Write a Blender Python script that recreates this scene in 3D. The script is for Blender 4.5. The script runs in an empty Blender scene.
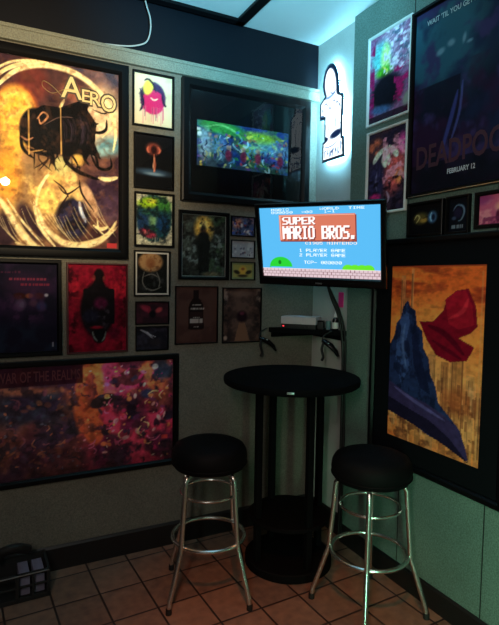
import bpy, bmesh, math, random
import numpy as np
from mathutils import Vector, Matrix

random.seed(7)
S = bpy.context.scene
COL = S.collection
PI = math.pi

# ---------------------------------------------------------------- materials
def lin(c):
    return tuple(((v / 255) / 12.92 if v / 255 <= .04045 else ((v / 255 + .055) / 1.055) ** 2.4) for v in c)

def new_mat(name):
    m = bpy.data.materials.new(name); m.use_nodes = True
    nt = m.node_tree; nt.nodes.clear()
    out = nt.nodes.new('ShaderNodeOutputMaterial')
    return m, nt, out

def pbr(name, col, rough=.5, metal=0., noise=0., nscale=40., bump=0., bscale=None, spec=.5, coat=0.):
    m, nt, out = new_mat(name)
    b = nt.nodes.new('ShaderNodeBsdfPrincipled')
    c = (*lin(col), 1)
    b.inputs['Base Color'].default_value = c
    b.inputs['Roughness'].default_value = rough
    b.inputs['Metallic'].default_value = metal
    b.inputs['Specular IOR Level'].default_value = spec
    b.inputs['Coat Weight'].default_value = coat
    tc = nt.nodes.new('ShaderNodeTexCoord')
    n = nt.nodes.new('ShaderNodeTexNoise'); n.inputs['Scale'].default_value = nscale; n.inputs['Detail'].default_value = 5
    nt.links.new(tc.outputs['Object'], n.inputs['Vector'])
    if noise:
        mx = nt.nodes.new('ShaderNodeMix'); mx.data_type = 'RGBA'
        mx.inputs[6].default_value = tuple(v * (1 - noise) for v in c[:3]) + (1,)
        mx.inputs[7].default_value = tuple(min(1, v * (1 + noise)) for v in c[:3]) + (1,)
        nt.links.new(n.outputs['Fac'], mx.inputs[0]); nt.links.new(mx.outputs[2], b.inputs['Base Color'])
    if bump:
        n2 = nt.nodes.new('ShaderNodeTexNoise'); n2.inputs['Scale'].default_value = bscale or nscale; n2.inputs['Detail'].default_value = 3
        nt.links.new(tc.outputs['Object'], n2.inputs['Vector'])
        bp = nt.nodes.new('ShaderNodeBump'); bp.inputs['Strength'].default_value = bump; bp.inputs['Distance'].default_value = .004
        nt.links.new(n2.outputs['Fac'], bp.inputs['Height']); nt.links.new(bp.outputs['Normal'], b.inputs['Normal'])
    nt.links.new(b.outputs[0], out.inputs[0])
    return m

def emit(name, col, strength):
    m, nt, out = new_mat(name)
    e = nt.nodes.new('ShaderNodeEmission'); e.inputs[0].default_value = (*lin(col), 1); e.inputs[1].default_value = strength
    nt.links.new(e.outputs[0], out.inputs[0])
    return m

def attr_mat(name, emission=0., rough=.55):
    m, nt, out = new_mat(name)
    a = nt.nodes.new('ShaderNodeAttribute'); a.attribute_name = 'Col'
    if emission:
        e = nt.nodes.new('ShaderNodeEmission'); e.inputs[1].default_value = emission
        nt.links.new(a.outputs['Color'], e.inputs[0]); nt.links.new(e.outputs[0], out.inputs[0])
    else:
        b = nt.nodes.new('ShaderNodeBsdfPrincipled'); b.inputs['Roughness'].default_value = rough
        b.inputs['Specular IOR Level'].default_value = .06
        nt.links.new(a.outputs['Color'], b.inputs['Base Color']); nt.links.new(b.outputs[0], out.inputs[0])
    return m

def glass_mat():
    m, nt, out = new_mat('picture_glass')
    t = nt.nodes.new('ShaderNodeBsdfTransparent'); t.inputs[0].default_value = (.96, .97, .97, 1)
    g = nt.nodes.new('ShaderNodeBsdfGlossy'); g.inputs['Roughness'].default_value = .01
    f = nt.nodes.new('ShaderNodeFresnel'); f.inputs[0].default_value = 1.45
    mx = nt.nodes.new('ShaderNodeMixShader')
    nt.links.new(f.outputs[0], mx.inputs[0]); nt.links.new(t.outputs[0], mx.inputs[1]); nt.links.new(g.outputs[0], mx.inputs[2])
    nt.links.new(mx.outputs[0], out.inputs[0])
    return m

def wall_mat(name, col, seam_axis=None, seam0=0., period=.49, speck=.25):
    """painted wall board with a fine woven speckle, optionally narrow vertical board joints"""
    m, nt, out = new_mat(name)
    N = nt.nodes.new; Lk = nt.links.new
    b = N('ShaderNodeBsdfPrincipled'); b.inputs['Roughness'].default_value = .7; b.inputs['Specular IOR Level'].default_value = .25
    g = N('ShaderNodeNewGeometry')
    n = N('ShaderNodeTexNoise'); n.inputs['Scale'].default_value = 160; n.inputs['Detail'].default_value = 3
    n2 = N('ShaderNodeTexNoise'); n2.inputs['Scale'].default_value = 3.5; n2.inputs['Detail'].default_value = 4
    Lk(g.outputs['Position'], n.inputs['Vector']); Lk(g.outputs['Position'], n2.inputs['Vector'])
    c = lin(col)
    r = N('ShaderNodeMapRange'); r.inputs[1].default_value = .3; r.inputs[2].default_value = .7
    r.inputs[3].default_value = 1 - speck; r.inputs[4].default_value = 1 + speck
    Lk(n.outputs['Fac'], r.inputs[0])
    r2 = N('ShaderNodeMapRange'); r2.inputs[1].default_value = .3; r2.inputs[2].default_value = .7
    r2.inputs[3].default_value = .86; r2.inputs[4].default_value = 1.1
    Lk(n2.outputs['Fac'], r2.inputs[0])
    mu = N('ShaderNodeMath'); mu.operation = 'MULTIPLY'; Lk(r.outputs[0], mu.inputs[0]); Lk(r2.outputs[0], mu.inputs[1])
    fac = mu.outputs[0]
    if seam_axis is not None:
        sp = N('ShaderNodeSeparateXYZ'); Lk(g.outputs['Position'], sp.inputs[0])
        a = N('ShaderNodeMath'); a.operation = 'SUBTRACT'; Lk(sp.outputs[seam_axis], a.inputs[0]); a.inputs[1].default_value = seam0 - period / 2
        md = N('ShaderNodeMath'); md.operation = 'FLOORED_MODULO'; Lk(a.outputs[0], md.inputs[0]); md.inputs[1].default_value = period
        s = N('ShaderNodeMath'); s.operation = 'SUBTRACT'; Lk(md.outputs[0], s.inputs[0]); s.inputs[1].default_value = period / 2
        ab = N('ShaderNodeMath'); ab.operation = 'ABSOLUTE'; Lk(s.outputs[0], ab.inputs[0])
        gt = N('ShaderNodeMapRange'); gt.inputs[1].default_value = .002; gt.inputs[2].default_value = .004
        gt.inputs[3].default_value = .08; gt.inputs[4].default_value = 1
        Lk(ab.outputs[0], gt.inputs[0])
        m2 = N('ShaderNodeMath'); m2.operation = 'MULTIPLY'; Lk(fac, m2.inputs[0]); Lk(gt.outputs[0], m2.inputs[1]); fac = m2.outputs[0]
    vm = N('ShaderNodeVectorMath'); vm.operation = 'SCALE'; vm.inputs[0].default_value = c; Lk(fac, vm.inputs['Scale'])
    Lk(vm.outputs[0], b.inputs['Base Color'])
    bp = N('ShaderNodeBump'); bp.inputs['Strength'].default_value = .25; bp.inputs['Distance'].default_value = .002
    Lk(n.outputs['Fac'], bp.inputs['Height']); Lk(bp.outputs['Normal'], b.inputs['Normal'])
    Lk(b.outputs[0], out.inputs[0])
    return m

def tile_mat():
    m, nt, out = new_mat('terracotta_tile')
    N = nt.nodes.new; Lk = nt.links.new
    b = N('ShaderNodeBsdfPrincipled'); b.inputs['Roughness'].default_value = .48; b.inputs['Specular IOR Level'].default_value = .35
    g = N('ShaderNodeNewGeometry')
    rot = N('ShaderNodeVectorRotate'); rot.rotation_type = 'Z_AXIS'
    rot.inputs['Center'].default_value = (.471, 2.429, 0); rot.inputs['Angle'].default_value = math.radians(-2.9)
    Lk(g.outputs['Position'], rot.inputs['Vector'])
    sp = N('ShaderNodeSeparateXYZ'); Lk(rot.outputs[0], sp.inputs[0])
    def axis(o, base, per):
        a = N('ShaderNodeMath'); a.operation = 'SUBTRACT'; Lk(o, a.inputs[0]); a.inputs[1].default_value = base
        d = N('ShaderNodeMath'); d.operation = 'DIVIDE'; Lk(a.outputs[0], d.inputs[0]); d.inputs[1].default_value = per
        fl = N('ShaderNodeMath'); fl.operation = 'FLOOR'; Lk(d.outputs[0], fl.inputs[0])
        fr = N('ShaderNodeMath'); fr.operation = 'FRACT'; Lk(d.outputs[0], fr.inputs[0])
        s = N('ShaderNodeMath'); s.operation = 'SUBTRACT'; Lk(fr.outputs[0], s.inputs[0]); s.inputs[1].default_value = .5
        ab = N('ShaderNodeMath'); ab.operation = 'ABSOLUTE'; Lk(s.outputs[0], ab.inputs[0])
        mr = N('ShaderNodeMapRange'); mr.inputs[1].default_value = .5 - .006 / per; mr.inputs[2].default_value = .5 - .0035 / per
        Lk(ab.outputs[0], mr.inputs[0])
        return fl.outputs[0], mr.outputs[0]
    fx, gx = axis(sp.outputs[0], .471, .206)
    fy, gy = axis(sp.outputs[1], 2.429, .228)
    gm = N('ShaderNodeMath'); gm.operation = 'MAXIMUM'; Lk(gx, gm.inputs[0]); Lk(gy, gm.inputs[1])
    cb = N('ShaderNodeCombineXYZ'); Lk(fx, cb.inputs[0]); Lk(fy, cb.inputs[1])
    wn = N('ShaderNodeTexWhiteNoise'); wn.noise_dimensions = '3D'; Lk(cb.outputs[0], wn.inputs['Vector'])
    no = N('ShaderNodeTexNoise'); no.inputs['Scale'].default_value = 22; no.inputs['Detail'].default_value = 6
    Lk(g.outputs['Position'], no.inputs['Vector'])
    ad = N('ShaderNodeMath'); ad.operation = 'MULTIPLY_ADD'; Lk(wn.outputs['Value'], ad.inputs[0]); ad.inputs[1].default_value = .35
    Lk(no.outputs['Fac'], ad.inputs[2])
    cr = N('ShaderNodeValToRGB'); e = cr.color_ramp.elements
    e[0].position = .35; e[0].color = (*lin((100, 78, 67)), 1); e[1].position = .95; e[1].color = (*lin((142, 110, 90)), 1)
    Lk(ad.outputs[0], cr.inputs[0])
    mx = N('ShaderNodeMix'); mx.data_type = 'RGBA'; Lk(gm.outputs[0], mx.inputs[0]); Lk(cr.outputs[0], mx.inputs[6])
    mx.inputs[7].default_value = (*lin((44, 34, 32)), 1)
    Lk(mx.outputs[2], b.inputs['Base Color'])
    iv = N('ShaderNodeMath'); iv.operation = 'SUBTRACT'; iv.inputs[0].default_value = 1; Lk(gm.outputs[0], iv.inputs[1])
    sc = N('ShaderNodeMath'); sc.operation = 'MULTIPLY_ADD'; Lk(no.outputs['Fac'], sc.inputs[0]); sc.inputs[1].default_value = .25; Lk(iv.outputs[0], sc.inputs[2])
    bp = N('ShaderNodeBump'); bp.inputs['Strength'].default_value = .5; bp.inputs['Distance'].default_value = .003
    Lk(sc.outputs[0], bp.inputs['Height']); Lk(bp.outputs['Normal'], b.inputs['Normal'])
    Lk(b.outputs[0], out.inputs[0])
    return m

M = dict(
    wall=wall_mat('greige_wall_board', (108, 105, 94)),
    panel=wall_mat('green_cast_wall_board', (98, 118, 109), 1, 1.41, .492, .3),  # greenish colour cast worked into the board colour
    corner=wall_mat('pale_wall_paint', (176, 178, 172), speck=.08),
    bandp=pbr('navy_black_paint', (9, 11, 19), .6, noise=.15, nscale=8, spec=.15),
    trim=wall_mat('grey_trim_paint', (124, 126, 112), speck=.3),
    ceil=pbr('white_ceiling_paint', (205, 205, 203), .8, noise=.04, nscale=6, bump=.1, bscale=120),
    tile=tile_mat(),
    base=pbr('black_vinyl_skirting', (20, 19, 20), .45, noise=.2),
    dark=pbr('dark_room_paint', (60, 56, 54), .8, noise=.1, nscale=5),
    blackframe=pbr('black_satin_frame', (7, 7, 9), .38, noise=.2, nscale=60, spec=.16),
    blackmat=pbr('black_mount_card', (9, 10, 14), .85, noise=.1, nscale=80, spec=.1),
    whitemat=pbr('white_mount_card', (222, 221, 215), .8, noise=.05, nscale=80),
    silver=pbr('thin_silver_fillet', (190, 192, 190), .3, 1.),
    board=pbr('print_board_edge', (40, 36, 34), .7, noise=.1),
    redframe=pbr('dark_red_frame', (70, 22, 24), .5, noise=.2),
    glass=glass_mat(),
    art=attr_mat('printed_ink'),
    screen=attr_mat('lit_screen', 1.25),
    signface=attr_mat('lit_sign_face', 1.7),
    halo=emit('sign_back_light', (140, 222, 255), 190.0),
    plastic=pbr('black_gloss_plastic', (10, 10, 12), .22, noise=.2, nscale=30),
    matt=pbr('black_matt_plastic', (16, 16, 18), .55, noise=.2, nscale=60),
    table=pbr('black_laminate', (9, 10, 12), .75, noise=.25, nscale=60, spec=.06),
    vinyl=pbr('black_vinyl_upholstery', (9, 10, 12), .65, noise=.2, nscale=25, bump=.25, bscale=200, spec=.1),
    chrome=pbr('chrome_tube', (222, 226, 222), .27, 1., noise=.05, nscale=20),
    rubber=pbr('black_rubber', (18, 18, 18), .7, noise=.1),
    grey=pbr('light_grey_plastic', (196, 186, 190), .5, noise=.08, nscale=30),
    cable=pbr('white_cable', (158, 164, 160), .5, noise=.05),
    led=emit('red_power_light', (255, 60, 70), 1.6),
    white=pbr('white_plastic', (215, 212, 205), .45, noise=.04),
    pale=pbr('pale_card', (120, 115, 135), .6, noise=.25, nscale=30),
    pink=pbr('flat_pink', (235, 40, 130), .6, noise=.08),
    teal=pbr('teal_tumbler', (95, 125, 130), .35, noise=.1),
    brown=pbr('brown_board', (62, 40, 34), .7, noise=.15),
)

# ---------------------------------------------------------------- mesh helpers
def add_box(bm, x0, x1, y0, y1, z0, z1, bev=0.):
    r = bmesh.ops.create_cube(bm, size=1)
    vs = r['verts']
    for v in vs:
        v.co = Vector((x0 + (v.co.x + .5) * (x1 - x0), y0 + (v.co.y + .5) * (y1 - y0), z0 + (v.co.z + .5) * (z1 - z0)))
    if bev:
        es = list({e for v in vs for e in v.link_edges})
        bmesh.ops.bevel(bm, geom=es, offset=bev, segments=3, profile=.6, affect='EDGES')

def add_lathe(bm, prof, n=48, cx=0, cy=0):
    """prof: list of (r,z); closed at ends when r == 0"""
    rings = []
    for r, z in prof:
        if r < 1e-6:
            rings.append([bm.verts.new((cx, cy, z))])
        else:
            rings.append([bm.verts.new((cx + r * math.cos(2 * PI * i / n), cy + r * math.sin(2 * PI * i / n), z)) for i in range(n)])
    for a, b in zip(rings, rings[1:]):
        for i in range(n):
            j = (i + 1) % n
            f = [a[i % len(a)], a[j % len(a)], b[j % len(b)], b[i % len(b)]]
            u = []
            for v in f:
                if v not in u: u.append(v)
            if len(u) > 2: bm.faces.new(u)

def smooth_path(pts, k=6):
    P = [Vector(p) for p in pts]; out = []
    for i in range(len(P) - 1):
        p0 = P[max(i - 1, 0)]; p1 = P[i]; p2 = P[i + 1]; p3 = P[min(i + 2, len(P) - 1)]
        for s in range(k):
            t = s / k
            out.append(.5 * ((2 * p1) + (-p0 + p2) * t + (2 * p0 - 5 * p1 + 4 * p2 - p3) * t * t + (-p0 + 3 * p1 - 3 * p2 + p3) * t ** 3))
    out.append(P[-1])
    return out

def add_tube(bm, pts, r, n=12, closed=False, flat=1.):
    P = [Vector(p) for p in pts]; m = len(P); rings = []
    up = None
    for i in range(m):
        a = P[(i - 1) % m] if (closed or i) else P[0]
        b = P[(i + 1) % m] if (closed or i < m - 1) else P[-1]
        t = (b - a).normalized()
        if up is None:
            up = Vector((0, 0, 1)) if abs(t.z) < .9 else Vector((1, 0, 0))
        sx = t.cross(up).normalized(); up = sx.cross(t).normalized()
        rr = r[i] if isinstance(r, (list, tuple)) else r
        rings.append([bm.verts.new(P[i] + sx * rr * math.cos(2 * PI * k / n) + up * rr * flat * math.sin(2 * PI * k / n)) for k in range(n)])
    for i in range(m if closed else m - 1):
        a, b = rings[i], rings[(i + 1) % m]
        for k in range(n):
            bm.faces.new((a[k], a[(k + 1) % n], b[(k + 1) % n], b[k]))
    if not closed:
        bm.faces.new(rings[0][::-1]); bm.faces.new(rings[-1])

def add_prism(bm, poly, y0, y1):
    """polygon in local XZ extruded from y0 to y1"""
    a = [bm.verts.new((x, y0, z)) for x, z in poly]; b = [bm.verts.new((x, y1, z)) for x, z in poly]
    n = len(poly)
    bm.faces.new(a); bm.faces.new(b[::-1])
    for i in range(n):
        bm.faces.new((a[i], b[i], b[(i + 1) % n], a[(i + 1) % n]))

def obj(name, bm, mat, parent=None, smooth=True, angle=35):
    bmesh.ops.recalc_face_normals(bm, faces=bm.faces)
    me = bpy.data.meshes.new(name); bm.to_mesh(me); bm.free()
    me.materials.append(mat)
    if smooth:
        me.shade_smooth()
        try: me.set_sharp_from_angle(angle=math.radians(angle))
        except Exception: pass
    o = bpy.data.objects.new(name, me); COL.objects.link(o)
    if parent: o.parent = parent
    return o

def tag(o, label, cat, group=None):
    o['label'] = label; o['category'] = cat
    if group: o['group'] = group
    return o

def thing(name, label, cat, loc=(0, 0, 0), rotz=0., group=None):
    o = bpy.data.objects.new(name, None); COL.objects.link(o)
    o.empty_display_size = .05
    o.location = loc; o.rotation_euler = (0, 0, rotz)
    return tag(o, label, cat, group)

def struct(name, bm, mat, smooth=False):
    o = obj(name, bm, mat, None, smooth); o['kind'] = 'structure'; return o

# ---------------------------------------------------------------- painting of prints (colour per vertex of the printed sheet)
def s2l(a):
    a = np.clip(a, 0, 255) / 255
    return np.where(a <= .04045, a / 12.92, ((a + .055) / 1.055) ** 2.4)

class Paint:
    """a sheet of ink; x,y run over the given frame (y downwards)"""
    def __init__(s, x0, x1, y0, y1, nx, ny, base):
        s.nx, s.ny = nx, ny
        u = np.linspace(0, 1, nx + 1); v = np.linspace(0, 1, ny + 1)
        U, V = np.meshgrid(u, v)                       # V from the bottom up
        s.U, s.V = U, V
        s.X = x0 + U * (x1 - x0); s.Y = y1 - V * (y1 - y0)
        s.k = abs(x1 - x0)
        s.C = np.zeros(U.shape + (3,)); s.C[:] = base
    def mix(s, col, m):
        m = np.clip(m, 0, 1)[..., None]
        s.C = s.C * (1 - m) + np.array(col, float) * m
        return s
    def fbm(s, scale, seed, octv=4, sx=1., sy=1.):
        rng = np.random.RandomState(seed); out = 0; amp = .5; tot = 0
        for o in range(octv):
            g = rng.rand(64, 64); f = scale * 2 ** o
            x = (s.X / s.k * f * sx) % 64; y = (s.Y / s.k * f * sy) % 64
            xi = np.floor(x).astype(int) % 64; yi = np.floor(y).astype(int) % 64
            fx = x - np.floor(x); fy = y - np.floor(y); fx = fx * fx * (3 - 2 * fx); fy = fy * fy * (3 - 2 * fy)
            x1 = (xi + 1) % 64; y1 = (yi + 1) % 64
            out = out + amp * ((g[yi, xi] * (1 - fx) + g[yi, x1] * fx) * (1 - fy) + (g[y1, xi] * (1 - fx) + g[y1, x1] * fx) * fy)
            tot += amp; amp *= .55
        return out / tot
    def clouds(s, col, scale, seed, lo=.45, hi=.65, a=1., region=None, **k):
        m = np.clip((s.fbm(scale, seed, **k) - lo) / (hi - lo), 0, 1) * a
        if region is not None: m = m * region
        return s.mix(col, m)
    def blobm(s, cx, cy, rx, ry, rot=0., soft=.25):
        c, n = math.cos(math.radians(rot)), math.sin(math.radians(rot))
        dx, dy = s.X - cx, s.Y - cy
        d = np.sqrt(((dx * c + dy * n) / rx) ** 2 + ((-dx * n + dy * c) / ry) ** 2)
        return np.clip((1 + soft / 2 - d) / soft, 0, 1)
    def blob(s, cx, cy, rx, ry, col, rot=0., soft=.25, a=1., rag=0., seed=1):
        m = s.blobm(cx, cy, rx, ry, rot, soft)
        if rag: m = s.blobm(cx, cy, rx, ry, rot, max(soft, rag * 1.2)) ; m = np.clip((m - rag * s.fbm(14, seed)) / .3, 0, 1)
        return s.mix(col, m * a)
    def stroke(s, pts, w, col, a=1., soft=.6, taper=True):
        P = [(p.x, p.y) for p in smooth_path([(x, y, 0) for x, y in pts], 8)]
        m = np.zeros_like(s.X); n = len(P) - 1
        for i in range(n):
            (ax, ay), (bx, by) = P[i], P[i + 1]
            vx, vy = bx - ax, by - ay; L = vx * vx + vy * vy + 1e-9
            t = np.clip(((s.X - ax) * vx + (s.Y - ay) * vy) / L, 0, 1)
            d = np.hypot(s.X - ax - t * vx, s.Y - ay - t * vy)
            ww = w * (math.sin(PI * (i + .5) / n) ** .6 if taper else 1)
            m = np.maximum(m, np.clip((ww / 2 * (1 + soft / 2) - d) / (ww / 2 * soft + 1e-9), 0, 1))
        return s.mix(col, m * a)
    def poly(s, pts, col, a=1.):
        ins = np.zeros(s.X.shape, bool); n = len(pts); j = n - 1
        for i in range(n):
            (xi, yi), (xj, yj) = pts[i], pts[j]
            c = ((yi > s.Y) != (yj > s.Y)) & (s.X < (xj - xi) * (s.Y - yi) / ((yj - yi) or 1e-9) + xi)
            ins ^= c; j = i
        return s.mix(col, ins.astype(float) * a)
    def rect(s, x0, x1, y0, y1, col, a=1.):
        return s.mix(col, ((s.X >= x0) & (s.X <= x1) & (s.Y >= y0) & (s.Y <= y1)).astype(float) * a)
    def streaks(s, x0, x1, y0, y1, col, n, seed, w=2., a=.8):
        r = np.random.RandomState(seed)
        for _ in range(n):
            x = x0 + r.rand() * (x1 - x0); l = y0 + (.3 + .7 * r.rand()) * (y1 - y0)
            s.rect(x - w / 2, x + w / 2, y0, l, col, a * (.4 + .6 * r.rand()))
        return s
    def confetti(s, cols, n, seed, x0, x1, y0, y1, r0, r1, a=.9):
        r = np.random.RandomState(seed)
        for _ in range(n):
            s.blob(x0 + r.rand() * (x1 - x0), y0 + r.rand() * (y1 - y0), r0 + r.rand() * (r1 - r0), (r0 + r.rand() * (r1 - r0)) * .7,
                   cols[r.randint(len(cols))], r.rand() * 180, .5, a)
        return s

def sheet(name, P, W, H, y, mat, parent, x0=None, z0=0., skip=None):
    """flat printed sheet W x H, local XZ, centred on x, bottom at z0"""
    nx, ny = P.nx, P.ny
    x0 = -W / 2 if x0 is None else x0
    n = (nx + 1) * (ny + 1)
    co = np.zeros((n, 3)); co[:, 0] = (x0 + P.U * W).ravel(); co[:, 1] = y; co[:, 2] = (z0 + P.V * H).ravel()
    i = np.arange(nx)[None, :] + np.arange(ny)[:, None] * (nx + 1)
    q = np.stack([i, i + 1, i + nx + 2, i + nx + 1], -1).reshape(-1, 4)
    me = bpy.data.meshes.new(name)
    me.vertices.add(n); me.vertices.foreach_set('co', co.ravel())
    me.loops.add(q.size); me.loops.foreach_set('vertex_index', q.ravel().astype(np.int32))
    me.polygons.add(len(q)); me.polygons.foreach_set('loop_start', (np.arange(len(q)) * 4).astype(np.int32))
    me.update(calc_edges=True)
    a = me.color_attributes.new('Col', 'FLOAT_COLOR', 'POINT')
    rgba = np.ones((n, 4), np.float32); rgba[:, :3] = s2l(P.C).reshape(-1, 3)
    a.data.foreach_set('color', rgba.ravel())
    me.materials.append(mat)
    o = bpy.data.objects.new(name, me); COL.objects.link(o); o.parent = parent
    return o

def lettering(text, x0, x1, z, h, y, mat, parent, name='lettering', bold=.0, shear=0.):
    """raised ink letters between x0 and x1 with cap height h, baseline at z"""
    cu = bpy.data.curves.new(name, 'FONT'); cu.body = text; cu.size = 1; cu.offset = bold; cu.shear = shear; cu.resolution_u = 3
    t = bpy.data.objects.new('tmp', cu); COL.objects.link(t)
    dg = bpy.context.evaluated_depsgraph_get()
    me = bpy.data.meshes.new_from_object(t.evaluated_get(dg)); me.name = name
    bpy.data.objects.remove(t); bpy.data.curves.remove(cu)
    n = len(me.vertices); co = np.zeros(n * 3); me.vertices.foreach_get('co', co); co = co.reshape(-1, 3)
    mn, mxx = co.min(0), co.max(0)
    out = np.zeros_like(co)
    out[:, 0] = x0 + (co[:, 0] - mn[0]) / (mxx[0] - mn[0]) * (x1 - x0)
    out[:, 1] = y; out[:, 2] = z + (co[:, 1] - mn[1]) / (mxx[1] - mn[1]) * h
    me.vertices.foreach_set('co', out.ravel())
    me.materials.clear(); me.materials.append(mat); me.update()
    o = bpy.data.objects.new(name, me); COL.objects.link(o); o.parent = parent
    return o

# ---------------------------------------------------------------- setting
XC, YL, XR, ZC = 1.85, 2.74, 1.82, 2.93       # corner, left wall, face of the panelled right wall, ceiling
XW, YB = -2.6, -2.2
bm = bmesh.new(); add_box(bm, XW, XC + .1, YB, YL + .1, -.1, 0); struct('floor', bm, M['tile'])
bm = bmesh.new(); add_box(bm, XW, XC + .1, YB, YL + .1, ZC, ZC + .1); struct('ceiling', bm, M['ceil'])
bm = bmesh.new(); add_box(bm, XW, XC + .1, YL, YL + .1, 0, 2.60); struct('wall_left', bm, M['wall'])
bm = bmesh.new(); add_box(bm, XW, XC + .1, YL, YL + .1, 2.60, ZC); struct('wall_left_upper', bm, M['bandp'])
bm = bmesh.new(); add_box(bm, XC, XC + .1, YB, YL, 0, ZC); struct('wall_corner', bm, M['corner'])
bm = bmesh.new(); add_box(bm, XR, XC, YB, 2.353, 0, ZC); struct('wall_right', bm, M['panel'])
bm = bmesh.new(); add_box(bm, XW - .1, XW, YB, YL + .1, 0, ZC); struct('wall_far_side', bm, M['dark'])
bm = bmesh.new(); add_box(bm, XW - .1, XC + .1, YB - .1, YB, 0, ZC); struct('wall_back', bm, M['dark'])
# rail capping the board on the left wall
bm = bmesh.new()
add_box(bm, XW, XC, YL - .022, YL, 2.592, 2.655, .004)
add_box(bm, XW, XC, YL - .028, YL, 2.642, 2.660, .004)
add_box(bm, XW, XC, YL - .026, YL, 2.588, 2.602, .004)
struct('trim_1', bm, M['trim'])
bm = bmesh.new(); add_prism(bm, [(0, 0), (.012, 0), (.012, .115), (.004, .128), (0, .128)], XW, XC)
for v in bm.verts: v.co = Vector((v.co.y, YL - v.co.x, v.co.z))
struct('baseboard_left', bm, M['base'])
bm = bmesh.new(); add_prism(bm, [(0, 0), (.012, 0), (.012, .095), (.004, .105), (0, .105)], YB, 2.353)
for v in bm.verts: v.co = Vector((XR - v.co.x, v.co.y, v.co.z))
struct('baseboard_right', bm, M['base'])
bm = bmesh.new(); add_prism(bm, [(0, 0), (.012, 0), (.012, .115), (.004, .128), (0, .128)], 2.353, YL)
for v in bm.verts: v.co = Vector((XC - v.co.x, v.co.y, v.co.z))
struct('baseboard_corner', bm, M['base'])

# framed panel set on the ceiling
t = thing('ceiling_panel', 'black framed white panel on the ceiling near the left wall', 'ceiling panel', (.86, 2.27, ZC))
bm = bmesh.new()
for a in ((-.45, .455, .385, .43), (-.45, .455, -.43, -.385), (-.45, -.405, -.43, .43), (.40, .455, -.43, .43)):
    add_box(bm, *a, -.024, 0, .003)
obj('frame', bm, M['blackframe'], t)
bm = bmesh.new(); add_box(bm, -.41, .405, -.39, .39, -.008, 0); obj('panel', bm, M['ceil'], t)

# white cable dropping from the ceiling
bm = bmesh.new()
add_tube(bm, smooth_path([(.752, 2.70, 2.93), (.764, 2.695, 2.88), (.781, 2.69, 2.82), (.781, 2.69, 2.755), (.760, 2.692, 2.70), (.705, 2.70, 2.674), (.64, 2.716, 2.666), (.56, 2.734, 2.665)], 8), .0038, 10)
tag(obj('cable', bm, M['cable']), 'white cable looping down from the ceiling onto the wall rail', 'cable')

# ---------------------------------------------------------------- pictures on the walls
def picture(name, label, cat, wall, a0, a1, z0, z1, P, border=.02, mat=None, matw=0., depth=.02, frame='blackframe', glass=True, fillet=None, group=None, glaze=None):
    glaze = (wall == 'L') if glaze is None else glaze
    """a0..a1 is the outer width seen left to right (x on the left wall, y on the right wall)"""
    W, H = abs(a1 - a0), z1 - z0; c = (a0 + a1) / 2
    if wall == 'L': t = thing(name, label, cat, (c, YL, z0), 0, group)
    else: t = thing(name, label, cat, (XR, c, z0), -PI / 2, group)
    # moulding: a profile run round the rectangle, closed by a back board
    prof = [(0, 0), (0, -depth * .9), (border * .15, -depth), (border * .7, -depth), (border * .85, -depth * .82), (border, -depth * .6), (border, -depth * .25)]
    bm = bmesh.new(); loops = []
    for d, y in prof:
        loops.append([bm.verts.new(p) for p in ((-W / 2 + d, y, d), (W / 2 - d, y, d), (W / 2 - d, y, H - d), (-W / 2 + d, y, H - d))])
    for a, b in zip(loops, loops[1:]):
        for i in range(4): bm.faces.new((a[i], a[(i + 1) % 4], b[(i + 1) % 4], b[i]))
    bm.faces.new(loops[0]); bm.faces.new(loops[-1])
    fr = obj('frame' if glass else 'mount_board', bm, M[frame], t, angle=20)
    ins = border + matw
    if mat:
        bm = bmesh.new(); y = -depth * .30
        o = [bm.verts.new(p) for p in ((-W / 2 + border, y, border), (W / 2 - border, y, border), (W / 2 - border, y, H - border), (-W / 2 + border, y, H - border))]
        i_ = [bm.verts.new(p) for p in ((-W / 2 + ins, y, ins), (W / 2 - ins, y, ins), (W / 2 - ins, y, H - ins), (-W / 2 + ins, y, H - ins))]
        k_ = [bm.verts.new(p) for p in ((-W / 2 + ins, y + .0008, ins), (W / 2 - ins, y + .0008, ins), (W / 2 - ins, y + .0008, H - ins), (-W / 2 + ins, y + .0008, H - ins))]
        for A, B in ((o, i_), (i_, k_)):
            for i in range(4): bm.faces.new((A[i], A[(i + 1) % 4], B[(i + 1) % 4], B[i]))
        obj('mount', bm, M[mat], t, False)
    t['pw'] = W - 2 * ins; t['ph'] = H - 2 * ins; t['ins'] = ins
    sheet('print', P, W - 2 * ins, H - 2 * ins, -depth * .28, M['art'], t, z0=ins)
    if fillet:
        bm = bmesh.new(); f = .003; y = -depth * .34
        for (xa, xb, za, zb) in ((-W / 2 + ins, W / 2 - ins, ins, ins + f), (-W / 2 + ins, W / 2 - ins, H - ins - f, H - ins),
                                 (-W / 2 + ins, -W / 2 + ins + f, ins + f, H - ins - f), (W / 2 - ins - f, W / 2 - ins, ins + f, H - ins - f)):
            add_box(bm, xa, xb, y, y + .001, za, zb)
        obj('fillet', bm, M[fillet], t, False)
    if glass and glaze:
        bm = bmesh.new(); y = -depth * .5
        bm.faces.new([bm.verts.new(p) for p in ((-W / 2 + border, y, border), (W / 2 - border, y, border), (W / 2 - border, y, H - border), (-W / 2 + border, y, H - border))])
        obj('glazing', bm, M['glass'], t, False)
    return t

ink = {}
def inkm(c):
    if c not in ink: ink[c] = pbr('ink_%d_%d_%d' % c, c, .55, noise=.12, nscale=50)
    return ink[c]

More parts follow.
